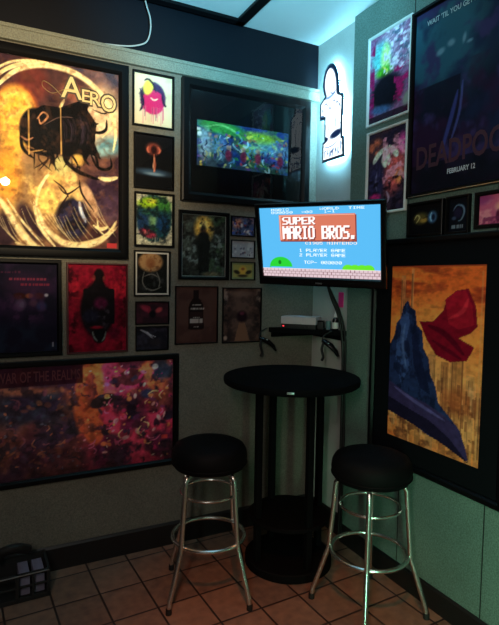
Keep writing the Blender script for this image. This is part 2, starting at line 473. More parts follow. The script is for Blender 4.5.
# --- large swirl poster, far left
P = Paint(-12.7, 120, 0, 188, 180, 255, (80, 52, 54))
def q(x, y): return (x, (y - 54.1 - .167 * x) / (188.3 - .111 * x) * 188)
def qs(*pts): return [q(*p) for p in pts]
def qb(x, y, rx, ry, col, rot=0., soft=.4, a=1., **k): P.blob(*q(x, y), rx, ry, col, rot, soft, a, **k)
CR, CR2, BK, PU = (250, 230, 172), (242, 206, 120), (8, 6, 10), (52, 34, 54)
P.clouds((132, 88, 74), 5, 3, .42, .66, .9); P.clouds((52, 32, 44), 7, 4, .5, .7, .9)
qb(98, 118, 26, 34, (206, 178, 148), 20, .7, .95); qb(104, 108, 16, 20, (226, 200, 160), 10, .8, .8); P.clouds((150, 112, 104), 11, 8, .5, .66, .7, P.blobm(*q(100, 116), 28, 34, 0, .6))
qb(101, 122, 18, 24, (222, 198, 166), 10, .6, .85); P.clouds((250, 232, 196), 9, 71, .5, .62, .8, P.blobm(*q(102, 122), 18, 24, 0, .5)); qb(110, 145, 16, 10, (96, 146, 164), -18, .8, .95); qb(104, 150, 12, 4, (150, 190, 196), -18, .8, .8)
qb(30, 82, 16, 20, (112, 52, 48), 0, .6, .9); qb(72, 92, 14, 8, (170, 98, 78), 10, .8, .8)
qb(18, 190, 60, 46, (206, 172, 102), 10, .7, .95); qb(24, 176, 26, 20, (196, 176, 116), 0, .7, .8); qb(48, 196, 24, 24, CR2, 0, .5, .9)
P.clouds((140, 104, 76), 10, 12, .5, .66, .7, P.blobm(*q(24, 188), 60, 46, 0, .5))
P.rect(-4, 37, 18, 74, (0, 0, 0), 0)
qb(15, 112, 21, 28, (214, 116, 56), 0, .25, .95); qb(14, 108, 17, 22, (240, 186, 70), 0, .35); qb(12, 132, 14, 20, (236, 190, 84), 0, .5); P.clouds((250, 214, 120), 9, 11, .45, .62, .8, P.blobm(*q(14, 112), 18, 24, 0, .4)); qb(4, 172, 14, 26, (244, 170, 56), 0, .8, .8)  # last amber blob paints in the warm lamp reflection at the left edge
qb(104, 190, 22, 22, PU, 0, .5); qb(112, 206, 12, 18, (76, 54, 76), 0, .6, .9); qb(70, 216, 18, 21, (26, 22, 38), 0, .3); P.clouds((46, 44, 78), 16, 14, .5, .62, .9, P.blobm(*q(70, 216), 17, 20, 0, .4)); P.clouds((110, 84, 92), 12, 15, .55, .68, .7, P.blobm(*q(104, 196), 24, 26, 0, .5))
for a in ((26, 220, 9, 22, 28), (2, 228, 12, 18, 0), (38, 226, 6, 16, 36)): qb(a[0], a[1], a[2], a[3], (50, 32, 46), -a[4], .5, .95)
# cream ribbons sweeping round the sheet
for pts, w in (([(-12, 96), (2, 80), (18, 69), (42, 65), (70, 71), (94, 86), (110, 106), (117, 130), (114, 150)], 6), ([(-12, 84), (4, 70), (24, 63), (50, 61)], 4), ([(-12, 74), (10, 62), (40, 60)], 2),
               ([(-12, 186), (2, 204), (16, 228), (34, 246), (60, 250)], 7), ([(4, 196), (18, 218), (40, 244)], 2.4), ([(34, 206), (42, 226), (62, 242), (88, 244), (108, 234), (118, 220)], 7),
               ([(30, 200), (36, 224), (52, 246)], 4), ([(55, 238), (76, 243), (100, 238), (119, 226)], 5), ([(12, 240), (24, 246), (40, 247)], 5), ([(98, 176), (108, 178), (119, 176)], 5),
               ([(100, 104), (112, 112), (114, 124), (102, 136)], 2.2), ([(88, 100), (104, 104), (116, 118)], 1.8), ([(62, 98), (58, 106), (60, 116)], 3), ([(46, 170), (36, 186), (32, 206)], 3), ([(92, 224), (100, 228), (108, 226)], 4), ([(96, 216), (98, 228), (104, 234)], 2)):
    P.stroke(qs(*pts), w, CR, .96)
    P.stroke(qs(*[(x + .8, y + 1.2) for x, y in pts]), w * .3, (252, 238, 196), .7)
r_ = np.random.RandomState(9)
for i in range(26):
    x = -10 + 4.2 * i + r_.rand() * 3; y = 205 + 10 * math.sin(i * .5); P.stroke(qs((x, y), (x + 7 + 3 * r_.rand(), y + 18), (x + 22, y + 34)), .9, (244, 226, 170), .55)
# pale petals, then the black ink sweep and its wisps
for a in ((60, 164, 9, 10, 0, (196, 190, 128)), (68, 176, 7, 7, 0, (224, 198, 130)), (74, 190, 6, 11, -30, (228, 196, 130)), (62, 192, 5, 9, 40, (226, 190, 126)), (88, 198, 6, 18, -24, (206, 170, 134)), (44, 200, 10, 12, 0, (232, 204, 120))): qb(*a[:4], a[5], a[4], .35, .95)
for pts, w in (([(55, 184), (64, 192), (78, 184)], 1.8), ([(77, 178), (80, 192), (93, 210)], 2.2), ([(66, 192), (58, 204), (54, 216)], 2), ([(50, 178), (60, 186), (66, 196)], 1.8)): P.stroke(qs(*pts), w, (34, 22, 26))
P.poly(qs((24, 112), (40, 104), (58, 106), (76, 100), (90, 96), (86, 108), (96, 122), (94, 142), (101, 158), (88, 152), (82, 164), (74, 150), (64, 158), (52, 146), (36, 150), (22, 140)), BK); qb(31, 126, 14, 20, BK, 10, .15); qb(52, 132, 20, 20, BK, 10, .15); qb(74, 130, 18, 22, BK, 0, .15); qb(78, 142, 14, 15, BK, 20, .2)
for pts, w in (([(48, 116), (62, 108), (78, 110), (89, 101)], 6), ([(88, 126), (97, 131), (106, 128), (107, 118)], 3.2), ([(88, 148), (95, 163), (104, 168), (112, 165), (111, 156)], 3.2), ([(58, 150), (70, 166), (86, 174), (99, 178)], 4), ([(18, 130), (20, 146), (30, 156)], 3.6),
               ([(84, 140), (94, 152), (98, 168)], 3), ([(60, 146), (62, 158), (68, 166)], 3), ([(24, 146), (40, 152), (54, 150)], 4), ([(92, 108), (104, 112), (112, 108)], 1.6), ([(70, 150), (76, 160), (74, 168)], 2.4), ([(84, 116), (92, 122), (98, 122)], 2.4)): P.stroke(qs(*pts), w, BK)
for i in range(24):
    x = 26 + 62 * r_.rand(); y = 146 + 8 * r_.rand(); P.stroke(qs((x, y - 10), (x + 3 * r_.randn(), y + 4), (x + 6 * r_.randn(), y + 12 + 6 * r_.rand())), 1.5, BK, .9)
for i in range(16):
    x = 56 + 28 * r_.rand(); P.stroke(qs((x, 112 + 8 * r_.rand()), (x + 5, 126), (x + 4, 142)), .7, (58, 46, 62), .8)
qb(76, 158, 7, 6, (230, 186, 96), 0, .5, .9); P.stroke(qs((66, 150), (72, 157), (76, 164)), 2.2, BK); P.stroke(qs((84, 146), (82, 156), (88, 164)), 2.2, BK)
P.stroke(qs((34, 118), (40, 111), (45, 115), (38, 122), (36, 116)), 2, (206, 146, 104)); P.stroke(qs((18, 134), (24, 138), (30, 136)), 2, (170, 120, 96)); P.stroke(qs((40, 124), (56, 116), (70, 116)), .9, (130, 104, 98), .8); P.stroke(qs((27, 150), (40, 148)), 1.4, (170, 130, 80))
P.stroke(qs((77, 200), (79, 210), (84, 221)), 4, (190, 204, 236)); P.stroke(qs((77, 202), (80, 214)), 1.6, (244, 248, 255)); P.stroke(qs((58, 104), (58.4, 152)), 1.2, (240, 190, 110), .9, taper=False); P.stroke(qs((26, 109), (26, 152)), 1.2, (240, 190, 100), .8, taper=False)  # glass reflections painted into the sheet as pale blue and amber streaks
P.clouds((110, 70, 50), 26, 21, .55, .7, .4); P.C *= (.82 + .5 * P.fbm(30, 77, 3))[..., None]
P.rect(107, 118, *sorted((q(112, 243)[1], q(112, 247.5)[1])), (214, 70, 76))
t = picture('framed_poster', 'large black-framed poster lettered AERO with cream swirls and black ink sweeps', 'poster', 'L', -.02, .678, 1.594, 2.574, P, .05, depth=.026)
W, H, ins = t['pw'], t['ph'], t['ins']
def aero_x(px): return -W / 2 + (px + 36) / 376 * W
def aero_z(py): return ins + (590 - py) / 528 * H
for txt, xa, xb, yb, yt in (('A', 166, 228, 154, 92), ('E', 228, 252, 158, 122), ('R', 252, 286, 164, 124), ('O', 286, 332, 176, 126)):
    for col, g, dy in (((70, 58, 44), 5., -.0080), ((238, 220, 162), 0, -.0088)):
        lettering(txt, aero_x(xa - g), aero_x(xb + g), aero_z(yb + g), aero_z(yt - g) - aero_z(yb + g), dy, inkm(col), t, bold=.005 if g == 0 else .06)
bm = bmesh.new()
fl = smooth_path([(aero_x(166), -.0088, aero_z(150)), (aero_x(140), -.0088, aero_z(128)), (aero_x(116), -.0088, aero_z(118)), (aero_x(114), -.0088, aero_z(134)), (aero_x(140), -.0088, aero_z(148)), (aero_x(172), -.0088, aero_z(134)), (aero_x(205), -.0088, aero_z(128))], 8)
add_tube(bm, fl, .0065, 8, flat=.12); obj('flourish', bm, inkm((238, 220, 162)), t)

# --- column of small pictures
P = Paint(15, 187, 38, 290, 44, 62, (226, 216, 184))
P.clouds((205, 190, 150), 4, 2, .5, .7, .5)
P.blob(95, 150, 52, 70, (44, 34, 74), 15, .35, 1, .5, 3); P.blob(112, 130, 40, 60, (60, 40, 90), -20, .4, .8, .4, 5)
P.blob(100, 172, 48, 56, (206, 48, 112), 10, .4, 1, .3, 8); P.blob(78, 100, 22, 40, (226, 216, 92), 15, .3); P.stroke([(60, 70), (78, 60), (100, 82), (112, 120)], 10, (40, 34, 60))
P.stroke([(88, 150), (104, 160), (122, 150)], 8, (240, 220, 200)); P.stroke([(40, 110), (55, 180), (40, 225)], 12, (50, 38, 70)); P.stroke([(140, 130), (150, 170), (160, 185)], 12, (50, 38, 70))
P.streaks(50, 150, 195, 285, (214, 110, 140), 15, 4, 4, .8); P.streaks(60, 150, 200, 270, (90, 60, 90), 6, 9, 3, .7)
picture('framed_print', 'small black-framed print of pink and violet dripping paint on cream paper', 'picture', 'L', .700, .924, 2.288, 2.568, P, .011, depth=.02)

P = Paint(18, 187, 300, 540, 44, 62, (14, 15, 20))
P.blob(100, 470, 78, 16, (58, 84, 112), 2, .9); P.blob(104, 476, 40, 7, (120, 150, 175), 2, .9)
P.blob(100, 360, 30, 26, (176, 84, 70), 0, .8, .9); P.blob(102, 364, 14, 20, (40, 16, 18), 0, .6); P.stroke([(78, 350), (72, 365), (80, 380)], 8, (220, 120, 95)); P.stroke([(122, 350), (130, 365), (122, 380)], 8, (220, 120, 95))
P.stroke([(102, 385), (106, 430), (104, 470)], 9, (200, 110, 84), .9); P.stroke([(102, 395), (100, 440), (102, 465)], 4, (240, 190, 160), .9)
picture('framed_print', 'small near-black print with a red glow over a pale blue ring', 'picture', 'L', .708, .926, 1.969, 2.256, P, .009, depth=.018)

P = Paint(48, 160, 55, 222, 44, 62, (196, 196, 176))
P.blob(104, 132, 52, 74, (34, 74, 76), 0, .2, 1, .35, 3); P.clouds((24, 56, 100), 5, 2, .4, .65, .9, P.blobm(104, 134, 50, 72, 0, .2)); P.clouds((60, 130, 70), 6, 7, .5, .7, .8, P.blobm(104, 134, 50, 72, 0, .2))
P.blob(86, 82, 34, 18, (150, 190, 40), -10, .6); P.blob(96, 76, 16, 8, (210, 215, 70), 0, .7); P.blob(135, 85, 22, 26, (64, 134, 54), 0, .7, .9)
P.blob(96, 142, 18, 16, (120, 168, 120), 0, .7); P.blob(70, 150, 20, 34, (26, 50, 96), 0, .7, .9); P.blob(130, 150, 20, 40, (24, 62, 110), 0, .7, .9)
P.blob(84, 184, 26, 14, (170, 54, 84), 20, .5); P.blob(78, 182, 10, 7, (214, 110, 120), 10, .6); P.clouds((14, 24, 34), 9, 5, .52, .66, .7)
for x, y in ((50, 58), (158, 58), (50, 218), (158, 218)): P.blob(x, y, 14, 16, (196, 196, 176), 0, .5)
P.streaks(50, 160, 196, 222, (190, 190, 170), 16, 3, 2, .7)
P.C *= (.6 + .8 * P.fbm(22, 53, 3))[..., None]
picture('framed_print', 'small framed print of green, blue and crimson paint on a pale drip edge', 'picture', 'L', .711, .929, 1.664, 1.950, P, .011, depth=.02)

P = Paint(45, 150, 252, 388, 44, 58, (20, 20, 22))
P.blob(92, 280, 42, 34, (186, 148, 104), 0, .25); P.clouds((120, 76, 50), 8, 3, .45, .65, .9, P.blobm(92, 280, 42, 34, 0, .2)); P.blob(92, 284, 16, 18, (150, 96, 62), 0, .6, .8)
P.clouds((62, 64, 68), 7, 6, .52, .7, .8, P.blobm(95, 345, 50, 45, 0, .4))
for s_ in ([(70, 312), (64, 350), (80, 378)], [(112, 312), (124, 345), (120, 372)], [(70, 330), (95, 322), (118, 332)], [(75, 370), (100, 378), (130, 366)]): P.stroke(s_, 4, (132, 132, 130), .9)
picture('framed_print', 'small print with a pale moon over black, in a white-edged frame', 'picture', 'L', .710, .909, 1.400, 1.644, P, .008, 'whitemat', .009, .018)

P = Paint(36, 158, 416, 498, 40, 26, (44, 26, 32))
P.clouds((70, 32, 42), 5, 3, .45, .7); P.blob(72, 440, 22, 10, (150, 44, 62), 30, .7); P.blob(122, 446, 14, 9, (176, 66, 70), -30, .7); P.stroke([(60, 430), (85, 436), (80, 460)], 8, (130, 34, 50)); P.blob(98, 462, 12, 14, (16, 14, 18), 0, .6)
picture('print_board', 'tiny wide print of red shapes on maroon, under the pale moon print', 'picture', 'L', .718, .905, 1.248, 1.373, P, .006, depth=.012, glass=False)
P = Paint(36, 158, 500, 590, 40, 28, (28, 27, 34))
P.clouds((50, 46, 58), 5, 8, .45, .7); P.stroke([(50, 508), (75, 522), (100, 545)], 7, (150, 146, 156)); P.stroke([(70, 512), (90, 530), (112, 540)], 3, (190, 186, 196)); P.blob(110, 560, 26, 14, (42, 36, 40), 0, .8)
picture('print_board', 'tiny wide near-black print with one pale diagonal streak, lowest of the small column', 'picture', 'L', .720, .902, 1.106, 1.238, P, .006, depth=.012, glass=False)

# --- red print and dark poster
P = Paint(35, 408, 50, 590, 66, 94, (152, 24, 50))
P.clouds((120, 14, 44), 4, 2, .4, .65); P.clouds((200, 40, 60), 4, 5, .5, .7, .7, (P.Y < 260).astype(float))
P.clouds((60, 10, 24), 8, 9, .5, .64, .9, np.clip((140 - P.X) / 70, 0, 1) + np.clip((P.X - 330) / 60, 0, 1))
P.blob(220, 330, 112, 170, (22, 18, 24), 0, .18); P.poly([(130, 200), (180, 190), (200, 150), (258, 150), (272, 190), (330, 200), (330, 420), (130, 420)], (24, 20, 26)); P.blob(230, 120, 34, 46, (26, 18, 22), 0, .3)
P.blob(196, 130, 10, 16, (150, 60, 60), 0, .6); P.blob(262, 132, 8, 14, (150, 60, 60), 0, .6)
P.blob(240, 290, 42, 36, (96, 26, 66), 0, .7, .9); P.blob(180, 370, 50, 40, (36, 38, 62), 0, .7, .8); P.blob(215, 440, 40, 10, (150, 30, 50), 0, .7); P.clouds((90, 80, 96), 12, 3, .6, .75, .6, P.blobm(220, 340, 90, 130, 0, .4))
P.blob(230, 500, 40, 40, (20, 24, 26), 0, .3); P.stroke([(188, 470), (196, 500), (220, 530)], 10, (120, 130, 130)); P.stroke([(272, 470), (264, 505), (245, 530)], 10, (110, 120, 120)); P.blob(330, 480, 40, 40, (80, 14, 40), 0, .8, .8)
P.C *= (.7 + .6 * P.fbm(24, 54, 3))[..., None]
picture('framed_print', 'red print with a dark hulking shape, left of the small picture column', 'picture', 'L', .370, .677, 1.108, 1.570, P, .009, depth=.018, frame='redframe')

P = Paint(-60, 350, 60, 600, 84, 115, (26, 24, 44))
P.clouds((50, 34, 66), 4, 3, .4, .65, .9, np.clip((460 - P.Y) / 120, 0, 1)); P.blob(170, 190, 130, 70, (70, 40, 74), 0, .9, .7)
P.blob(120, 258, 36, 20, (66, 28, 26), 0, .6); P.blob(240, 256, 30, 18, (66, 30, 30), 0, .6); P.blob(180, 256, 22, 14, (150, 84, 56), 0, .8); P.blob(125, 310, 30, 34, (112, 96, 134), 30, .8, .8); P.blob(205, 300, 24, 20, (90, 60, 84), 0, .8, .8)
P.blob(255, 320, 30, 26, (52, 62, 112), 0, .8, .8); P.blob(284, 252, 12, 10, (190, 190, 214), 0, .8); P.clouds((84, 50, 92), 8, 5, .52, .66, .7, P.blobm(150, 330, 130, 110, 0, .7))
P.clouds((36, 48, 70), 5, 6, .48, .7, .7, np.clip((P.Y - 400) / 80, 0, 1))
for y, xa, xb, c in ((152, 60, 290, (170, 66, 92)), (186, 130, 310, (160, 54, 80)), (112, -40, 120, (96, 44, 74))):
    r_ = np.random.RandomState(int(y)); x = xa
    while x < xb:
        w_ = 8 + r_.rand() * 14; P.rect(x, x + w_, y - 7 + r_.rand() * 3, y + 7, c, .75); x += w_ + 7
P.rect(318, 328, 545, 572, (150, 150, 170))
picture('framed_poster', 'dark purple film-style poster in black frame at the far left, under the large swirl poster', 'poster', 'L', .0, .346, 1.108, 1.580, P, .022, depth=.024)

# --- wide poster at the bottom
P = Paint(-25, 450, 275, 600, 210, 130, (60, 22, 36))
rt = np.clip((P.X - 180) / 60, 0, 1); top = np.clip((450 - P.Y) / 120, 0, 1)
P.clouds((104, 50, 40), 7, 3, .42, .66, .9, 1 - rt); P.clouds((36, 42, 56), 6, 6, .45, .62, .95, (1 - rt) * P.blobm(80, 390, 120, 60, 0, .8)); P.clouds((44, 26, 52), 8, 16, .5, .65, .8, 1 - rt)
P.blob(60, 345, 70, 12, (150, 80, 52), 3, .9, .8)
P.clouds((236, 104, 50), 6, 8, .38, .6, .95, rt * top); P.clouds((214, 44, 74), 7, 12, .45, .62, .95, rt); P.clouds((90, 16, 50), 9, 14, .48, .62, .9, rt * (1 - top * .7))
P.blob(215, 380, 34, 100, (226, 84, 40), 5, .8, .9, .4, 4); P.blob(230, 480, 24, 40, (216, 84, 40), 0, .8, .8, .4, 5); P.clouds((236, 112, 48), 10, 22, .55, .68, .9, P.blobm(225, 370, 60, 90, 0, .7))
P.clouds((24, 14, 26), 13, 31, .52, .62, .9, rt); P.clouds((30, 20, 30), 16, 32, .56, .66, .8, 1 - rt)
P.blob(330, 325, 34, 24, (60, 24, 30), 0, .5, 1, .3, 9); P.blob(255, 390, 34, 18, (36, 22, 24), -20, .5, 1, .4, 6); P.blob(420, 310, 28, 30, (26, 36, 56), 0, .6, .9); P.blob(398, 296, 8, 8, (200, 200, 220), 0, .7); P.blob(375, 380, 18, 16, (30, 40, 70), 0, .6, .9)
P.confetti([(230, 70, 110), (250, 120, 60), (180, 30, 80), (80, 30, 70), (240, 160, 150), (30, 30, 50)], 70, 5, 245, 445, 300, 560, 3, 11, .75)
P.confetti([(120, 60, 44), (60, 40, 60), (150, 84, 50), (40, 44, 60), (110, 50, 70)], 60, 6, -20, 200, 330, 580, 4, 12, .6)
P.clouds((50, 24, 50), 6, 41, .42, .6, .8, np.clip((P.Y - 520) / 60, 0, 1)); P.rect(418, 436, 520, 532, (170, 40, 40))
P.confetti([(250, 150, 80), (255, 120, 130), (240, 200, 170), (160, 30, 90), (20, 14, 26), (30, 20, 40), (255, 170, 60)], 70, 15, 200, 448, 280, 590, 1.5, 5, .75)
P.confetti([(190, 100, 60), (130, 60, 60), (20, 16, 26), (90, 90, 110), (170, 80, 50), (60, 30, 60)], 90, 16, -20, 215, 330, 590, 1.5, 6, .7)
r_ = np.random.RandomState(3)
for i in range(46):
    x = -10 + 440 * r_.rand(); y = 350 + 220 * r_.rand(); a_ = r_.rand() * 6.3; l_ = 8 + 18 * r_.rand(); hot = x > 220
    P.stroke([(x, y), (x + l_ * math.cos(a_), y + l_ * math.sin(a_) * .7), (x + 1.6 * l_ * math.cos(a_ + .5), y + 1.4 * l_ * math.sin(a_ + .5))], 4, [(244, 90, 130), (30, 16, 28), (250, 170, 110)][i % 3] if hot else [(150, 84, 60), (24, 20, 32), (120, 60, 70)][i % 3], .85)
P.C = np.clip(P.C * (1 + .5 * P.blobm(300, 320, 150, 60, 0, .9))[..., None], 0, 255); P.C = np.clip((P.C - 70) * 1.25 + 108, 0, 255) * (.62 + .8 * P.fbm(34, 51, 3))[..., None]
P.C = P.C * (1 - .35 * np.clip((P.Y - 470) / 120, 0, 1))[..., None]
P.rect(-25, 200, 276, 330, (54, 18, 30), .7)
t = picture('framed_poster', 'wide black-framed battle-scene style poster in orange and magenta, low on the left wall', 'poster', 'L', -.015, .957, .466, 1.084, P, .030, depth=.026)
W, H, ins = t['pw'], t['ph'], t['ins']
lettering('WAR OF THE REALMS', -W / 2 + .035 * W, -W / 2 + .46 * W, ins + H * .865, H * .095, -.0085, inkm((100, 34, 44)), t, bold=.01)

# --- very large landscape frame
P = Paint(185, 420, 153, 292, 120, 56, (60, 78, 90))
P.clouds((70, 110, 70), 7, 3, .4, .62); P.clouds((40, 60, 120), 8, 4, .46, .62); P.blob(245, 168, 60, 22, (62, 140, 66), 8, .5); P.stroke([(205, 172), (245, 160), (285, 180), (300, 205)], 6, (130, 190, 110)); P.blob(350, 185, 46, 20, (168, 190, 50), 5, .7, .9)
P.clouds((190, 200, 70), 12, 8, .52, .64, .9, P.blobm(345, 205, 60, 40, 0, .6)); P.blob(395, 235, 30, 46, (90, 90, 170), 0, .7, .8)
P.confetti([(220, 60, 70), (240, 214, 90), (70, 130, 190), (60, 150, 80), (230, 232, 226), (120, 70, 140), (30, 30, 50), (214, 120, 70), (24, 40, 80)], 150, 3, 186, 419, 175, 290, 2, 8, .85)
P.blob(205, 225, 16, 50, (150, 170, 190), 0, .7, .8); P.blob(240, 230, 18, 40, (110, 150, 180), 0, .7, .7); P.blob(360, 215, 50, 22, (130, 190, 200), 0, .9, .6)
r_ = np.random.RandomState(8)
for i in range(60):
    x = 190 + 225 * r_.rand(); y = 190 + 90 * r_.rand(); P.stroke([(x, y), (x + 3 * r_.randn(), y + 10), (x + 6 * r_.randn(), y + 20)], 4, [(30, 36, 60), (200, 220, 226), (90, 140, 180), (60, 60, 110), (190, 180, 120), (40, 90, 70)][i % 6], .85)
for x in (262, 300, 338, 398): P.blob(x, 250, 8, 18, (150, 40, 70), 0, .6, .9); P.blob(x, 226, 6, 7, (190, 140, 120), 0, .6, .9)
P.C *= (.65 + .7 * P.fbm(40, 52, 3))[..., None]
t = picture('framed_artwork', 'very large black-framed wide artwork with a bright comic-coloured strip, above the television', 'picture', 'L', .965, 1.783, 1.922, 2.577, P, .052, depth=.035, mat=None)
W, H, ins = t['pw'], t['ph'], t['ins']
for c in list(t.children):
    if c.name.split('.')[0] == 'print':
        bpy.data.meshes.remove(c.data)          # replaced below: the strip fills only the middle of a wide black mount
def add_strip(t, P, x0, x1, z0, z1):
    bm = bmesh.new(); add_box(bm, -W / 2, W / 2, -.0135, -.0105, ins, ins + H); obj('mount', bm, M['blackmat'], t, False)
    sheet('print', P, x1 - x0, z1 - z0, -.0145, M['art'], t, x0=x0, z0=z0)
add_strip(t, P, 1.055 - 1.374, 1.638 - 1.374, 2.123 - 1.922, 2.369 - 1.922)

# --- arch picture
P = Paint(200, 352, 122, 330, 56, 74, (40, 38, 36))
P.clouds((74, 84, 78), 8, 3, .46, .64, .9); P.clouds((64, 90, 60), 6, 5, .5, .66, .7, (P.X > 290).astype(float)); P.blob(275, 170, 32, 44, (206, 160, 70), 0, .5); P.blob(274, 158, 14, 18, (236, 206, 120), 0, .7); P.blob(272, 172, 12, 10, (110, 70, 40), 0, .7)
P.clouds((130, 140, 138), 12, 7, .54, .66, .8, P.blobm(240, 240, 40, 50, 0, .6) + P.blobm(315, 230, 30, 50, 0, .6)); P.poly([(258, 330), (254, 250), (250, 215), (264, 186), (286, 186), (298, 215), (292, 260), (294, 330)], (16, 15, 17)); P.blob(274, 196, 20, 18, (18, 15, 15), 0, .4)
P.blob(300, 322, 30, 8, (120, 110, 84), 0, .8, .8); P.clouds((16, 14, 14), 9, 12, .55, .7, .8)
P.C *= (.6 + .9 * P.fbm(26, 55, 3))[..., None]
picture('framed_print', 'black-framed print of a golden arch glow behind a dark column, with thin silver line', 'picture', 'L', .956, 1.257, 1.493, 1.873, P, .019, depth=.022, fillet='silver')

# --- three little prints
P = Paint(0, 100, 0, 76, 34, 26, (70, 80, 110)); P.clouds((150, 110, 110), 5, 2, .42, .6); P.blob(26, 26, 22, 20, (190, 120, 90), 0, .8); P.clouds((30, 34, 60), 8, 4, .5, .64, .9); P.confetti([(200, 190, 190), (120, 50, 60), (60, 80, 150), (30, 24, 40)], 26, 4, 5, 95, 20, 72, 3, 8)
picture('print_board', 'little multicoloured print, topmost of three stacked beside the television', 'picture', 'L', 1.271, 1.426, 1.747, 1.863, P, .006, depth=.014, glass=False)
P = Paint(0, 100, 0, 70, 34, 24, (150, 152, 158)); P.clouds((176, 176, 180), 5, 2, .45, .6); P.confetti([(90, 80, 100), (110, 60, 70), (70, 70, 90), (190, 190, 195)], 22, 8, 8, 92, 8, 62, 2, 6, .9)
picture('print_board', 'little pale grey print with scattered marks, middle of three stacked beside the television', 'picture', 'L', 1.273, 1.428, 1.621, 1.726, P, .006, depth=.014, glass=False)
P = Paint(0, 100, 0, 70, 34, 24, (120, 132, 96)); P.rect(8, 92, 8, 62, (156, 150, 84)); P.blob(50, 34, 18, 20, (206, 160, 66), 0, .5); P.blob(50, 26, 8, 6, (150, 90, 50), 0, .6); P.blob(24, 40, 14, 8, (50, 44, 36), 20, .6); P.blob(76, 40, 14, 8, (50, 44, 36), -20, .6); P.blob(50, 56, 22, 6, (60, 48, 36), 0, .6)
picture('print_board', 'little yellow-green print with an amber centre, lowest of three stacked beside the television', 'picture', 'L', 1.273, 1.431, 1.494, 1.600, P, .006, depth=.014, glass=False)

# --- two brown prints
P = Paint(5, 190, 370, 622, 52, 66, (78, 52, 46)); P.clouds((66, 42, 38), 4, 3, .45, .65)
P.poly([(82, 385), (106, 385), (108, 420), (128, 450), (130, 560), (60, 560), (62, 450), (80, 420)], (28, 18, 18)); P.blob(95, 556, 35, 8, (28, 18, 18), 0, .3); P.rect(66, 124, 482, 542, (42, 26, 26))
for y, xa, xb, h in ((450, 78, 112, 6), (466, 70, 126, 8), (508, 80, 112, 6), (524, 66, 126, 20), (548, 84, 108, 4)):
    r_ = np.random.RandomState(y); x = xa
    while x < xb: w_ = 3 + r_.rand() * 6; P.rect(x, x + w_, y - h / 2, y + h / 2, (190, 176, 168), .8); x += w_ + 2.5
picture('print_board', 'brown print showing a dark bottle with a pale label', 'picture', 'L', .939, 1.195, 1.132, 1.457, P, .006, depth=.014, glass=False)
P = Paint(212, 378, 378, 618, 52, 66, (66, 48, 44)); P.clouds((92, 68, 60), 5, 3, .45, .65); P.poly([(262, 618), (284, 520), (304, 520), (332, 618)], (120, 84, 66)); P.blob(295, 505, 24, 26, (34, 20, 26), 0, .5); P.blob(295, 490, 10, 8, (92, 40, 56), 0, .7)
P.blob(222, 410, 10, 40, (150, 126, 116), 0, .8, .8); P.blob(370, 410, 10, 40, (140, 118, 108), 0, .8, .8); P.clouds((30, 24, 26), 7, 5, .5, .62, .9, np.clip(abs(P.X - 295) / 60 - .35, 0, 1)); P.blob(295, 400, 60, 14, (120, 90, 80), 0, .9, .7); P.blob(222, 600, 8, 10, (170, 140, 126), 0, .7)
picture('print_board', 'brown print of a symmetrical dim corridor, under the three little prints', 'picture', 'L', 1.224, 1.478, 1.128, 1.450, P, .006, depth=.014, glass=False)

# --- right wall
P = Paint(50, 275, 60, 600, 60, 84, (120, 84, 116))
P.clouds((150, 130, 150), 5, 3, .4, .65, .9, (P.Y < 330).astype(float)); P.blob(110, 200, 50, 90, (90, 170, 170), 0, .8); P.blob(140, 220, 26, 90, (180, 220, 130), 0, .7); P.blob(135, 300, 46, 34, (70, 150, 40), 0, .7); P.stroke([(120, 260), (150, 300), (140, 330)], 10, (220, 230, 90)); P.clouds((70, 90, 110), 10, 6, .54, .66, .9, (P.X > 170) * (P.Y < 330))
P.blob(150, 430, 90, 110, (20, 18, 26), 0, .4); P.clouds((150, 24, 80), 7, 9, .46, .62, .95, ((P.X > 190) * (P.Y > 300)).astype(float)); P.clouds((130, 20, 70), 6, 10, .42, .6, .95, (P.X < 80).astype(float)); P.blob(120, 530, 60, 26, (60, 84, 120), 10, .8); P.clouds((226, 206, 226), 9, 61, .5, .62, .8, ((P.X > 130) * (P.Y < 320)).astype(float)); P.C = np.clip(P.C * 1.25, 0, 255) * (.7 + .6 * P.fbm(26, 62, 3))[..., None]; P.rect(50, 275, 560, 600, (16, 16, 24), .7); P.blob(262, 520, 18, 40, (150, 170, 150), 10, .7, .9)
picture('framed_poster', 'small poster with green and yellow flare over a dark shape, upper left of right wall', 'poster', 'R', 2.221, 1.907, 2.302, 2.757, P, .013, depth=.014, frame='whitemat')

P = Paint(65, 305, 70, 600, 60, 84, (40, 32, 50))
P.blob(110, 170, 50, 60, (190, 96, 70), 0, .7); P.clouds((60, 40, 50), 6, 3, .48, .65, .9); P.blob(240, 350, 60, 130, (200, 84, 80), 10, .8); P.blob(270, 390, 30, 40, (230, 130, 76), 0, .8); P.blob(280, 180, 22, 60, (200, 70, 140), 0, .7)
for s_ in ([(100, 270), (130, 220), (185, 180)], [(185, 180), (170, 260), (180, 310)], [(200, 180), (240, 230), (250, 260)], [(180, 170), (190, 240), (200, 300)]): P.stroke(s_, 34, (206, 210, 186), .95)
P.blob(120, 400, 50, 120, (44, 40, 70), 0, .6); P.stroke([(125, 330), (118, 400), (128, 460)], 12, (96, 90, 120), .8); P.clouds((24, 16, 26), 8, 8, .5, .64, .9, (P.Y > 380).astype(float)); P.blob(115, 500, 36, 24, (170, 40, 100), 0, .7); P.stroke([(190, 470), (205, 510), (200, 545)], 14, (150, 130, 150), .8); P.clouds((236, 150, 170), 7, 63, .5, .62, .7, ((P.X > 160) * (P.Y < 420) * (P.Y > 120)).astype(float)); P.C = np.clip(P.C * 1.2, 0, 255) * (.65 + .7 * P.fbm(22, 64, 3))[..., None]
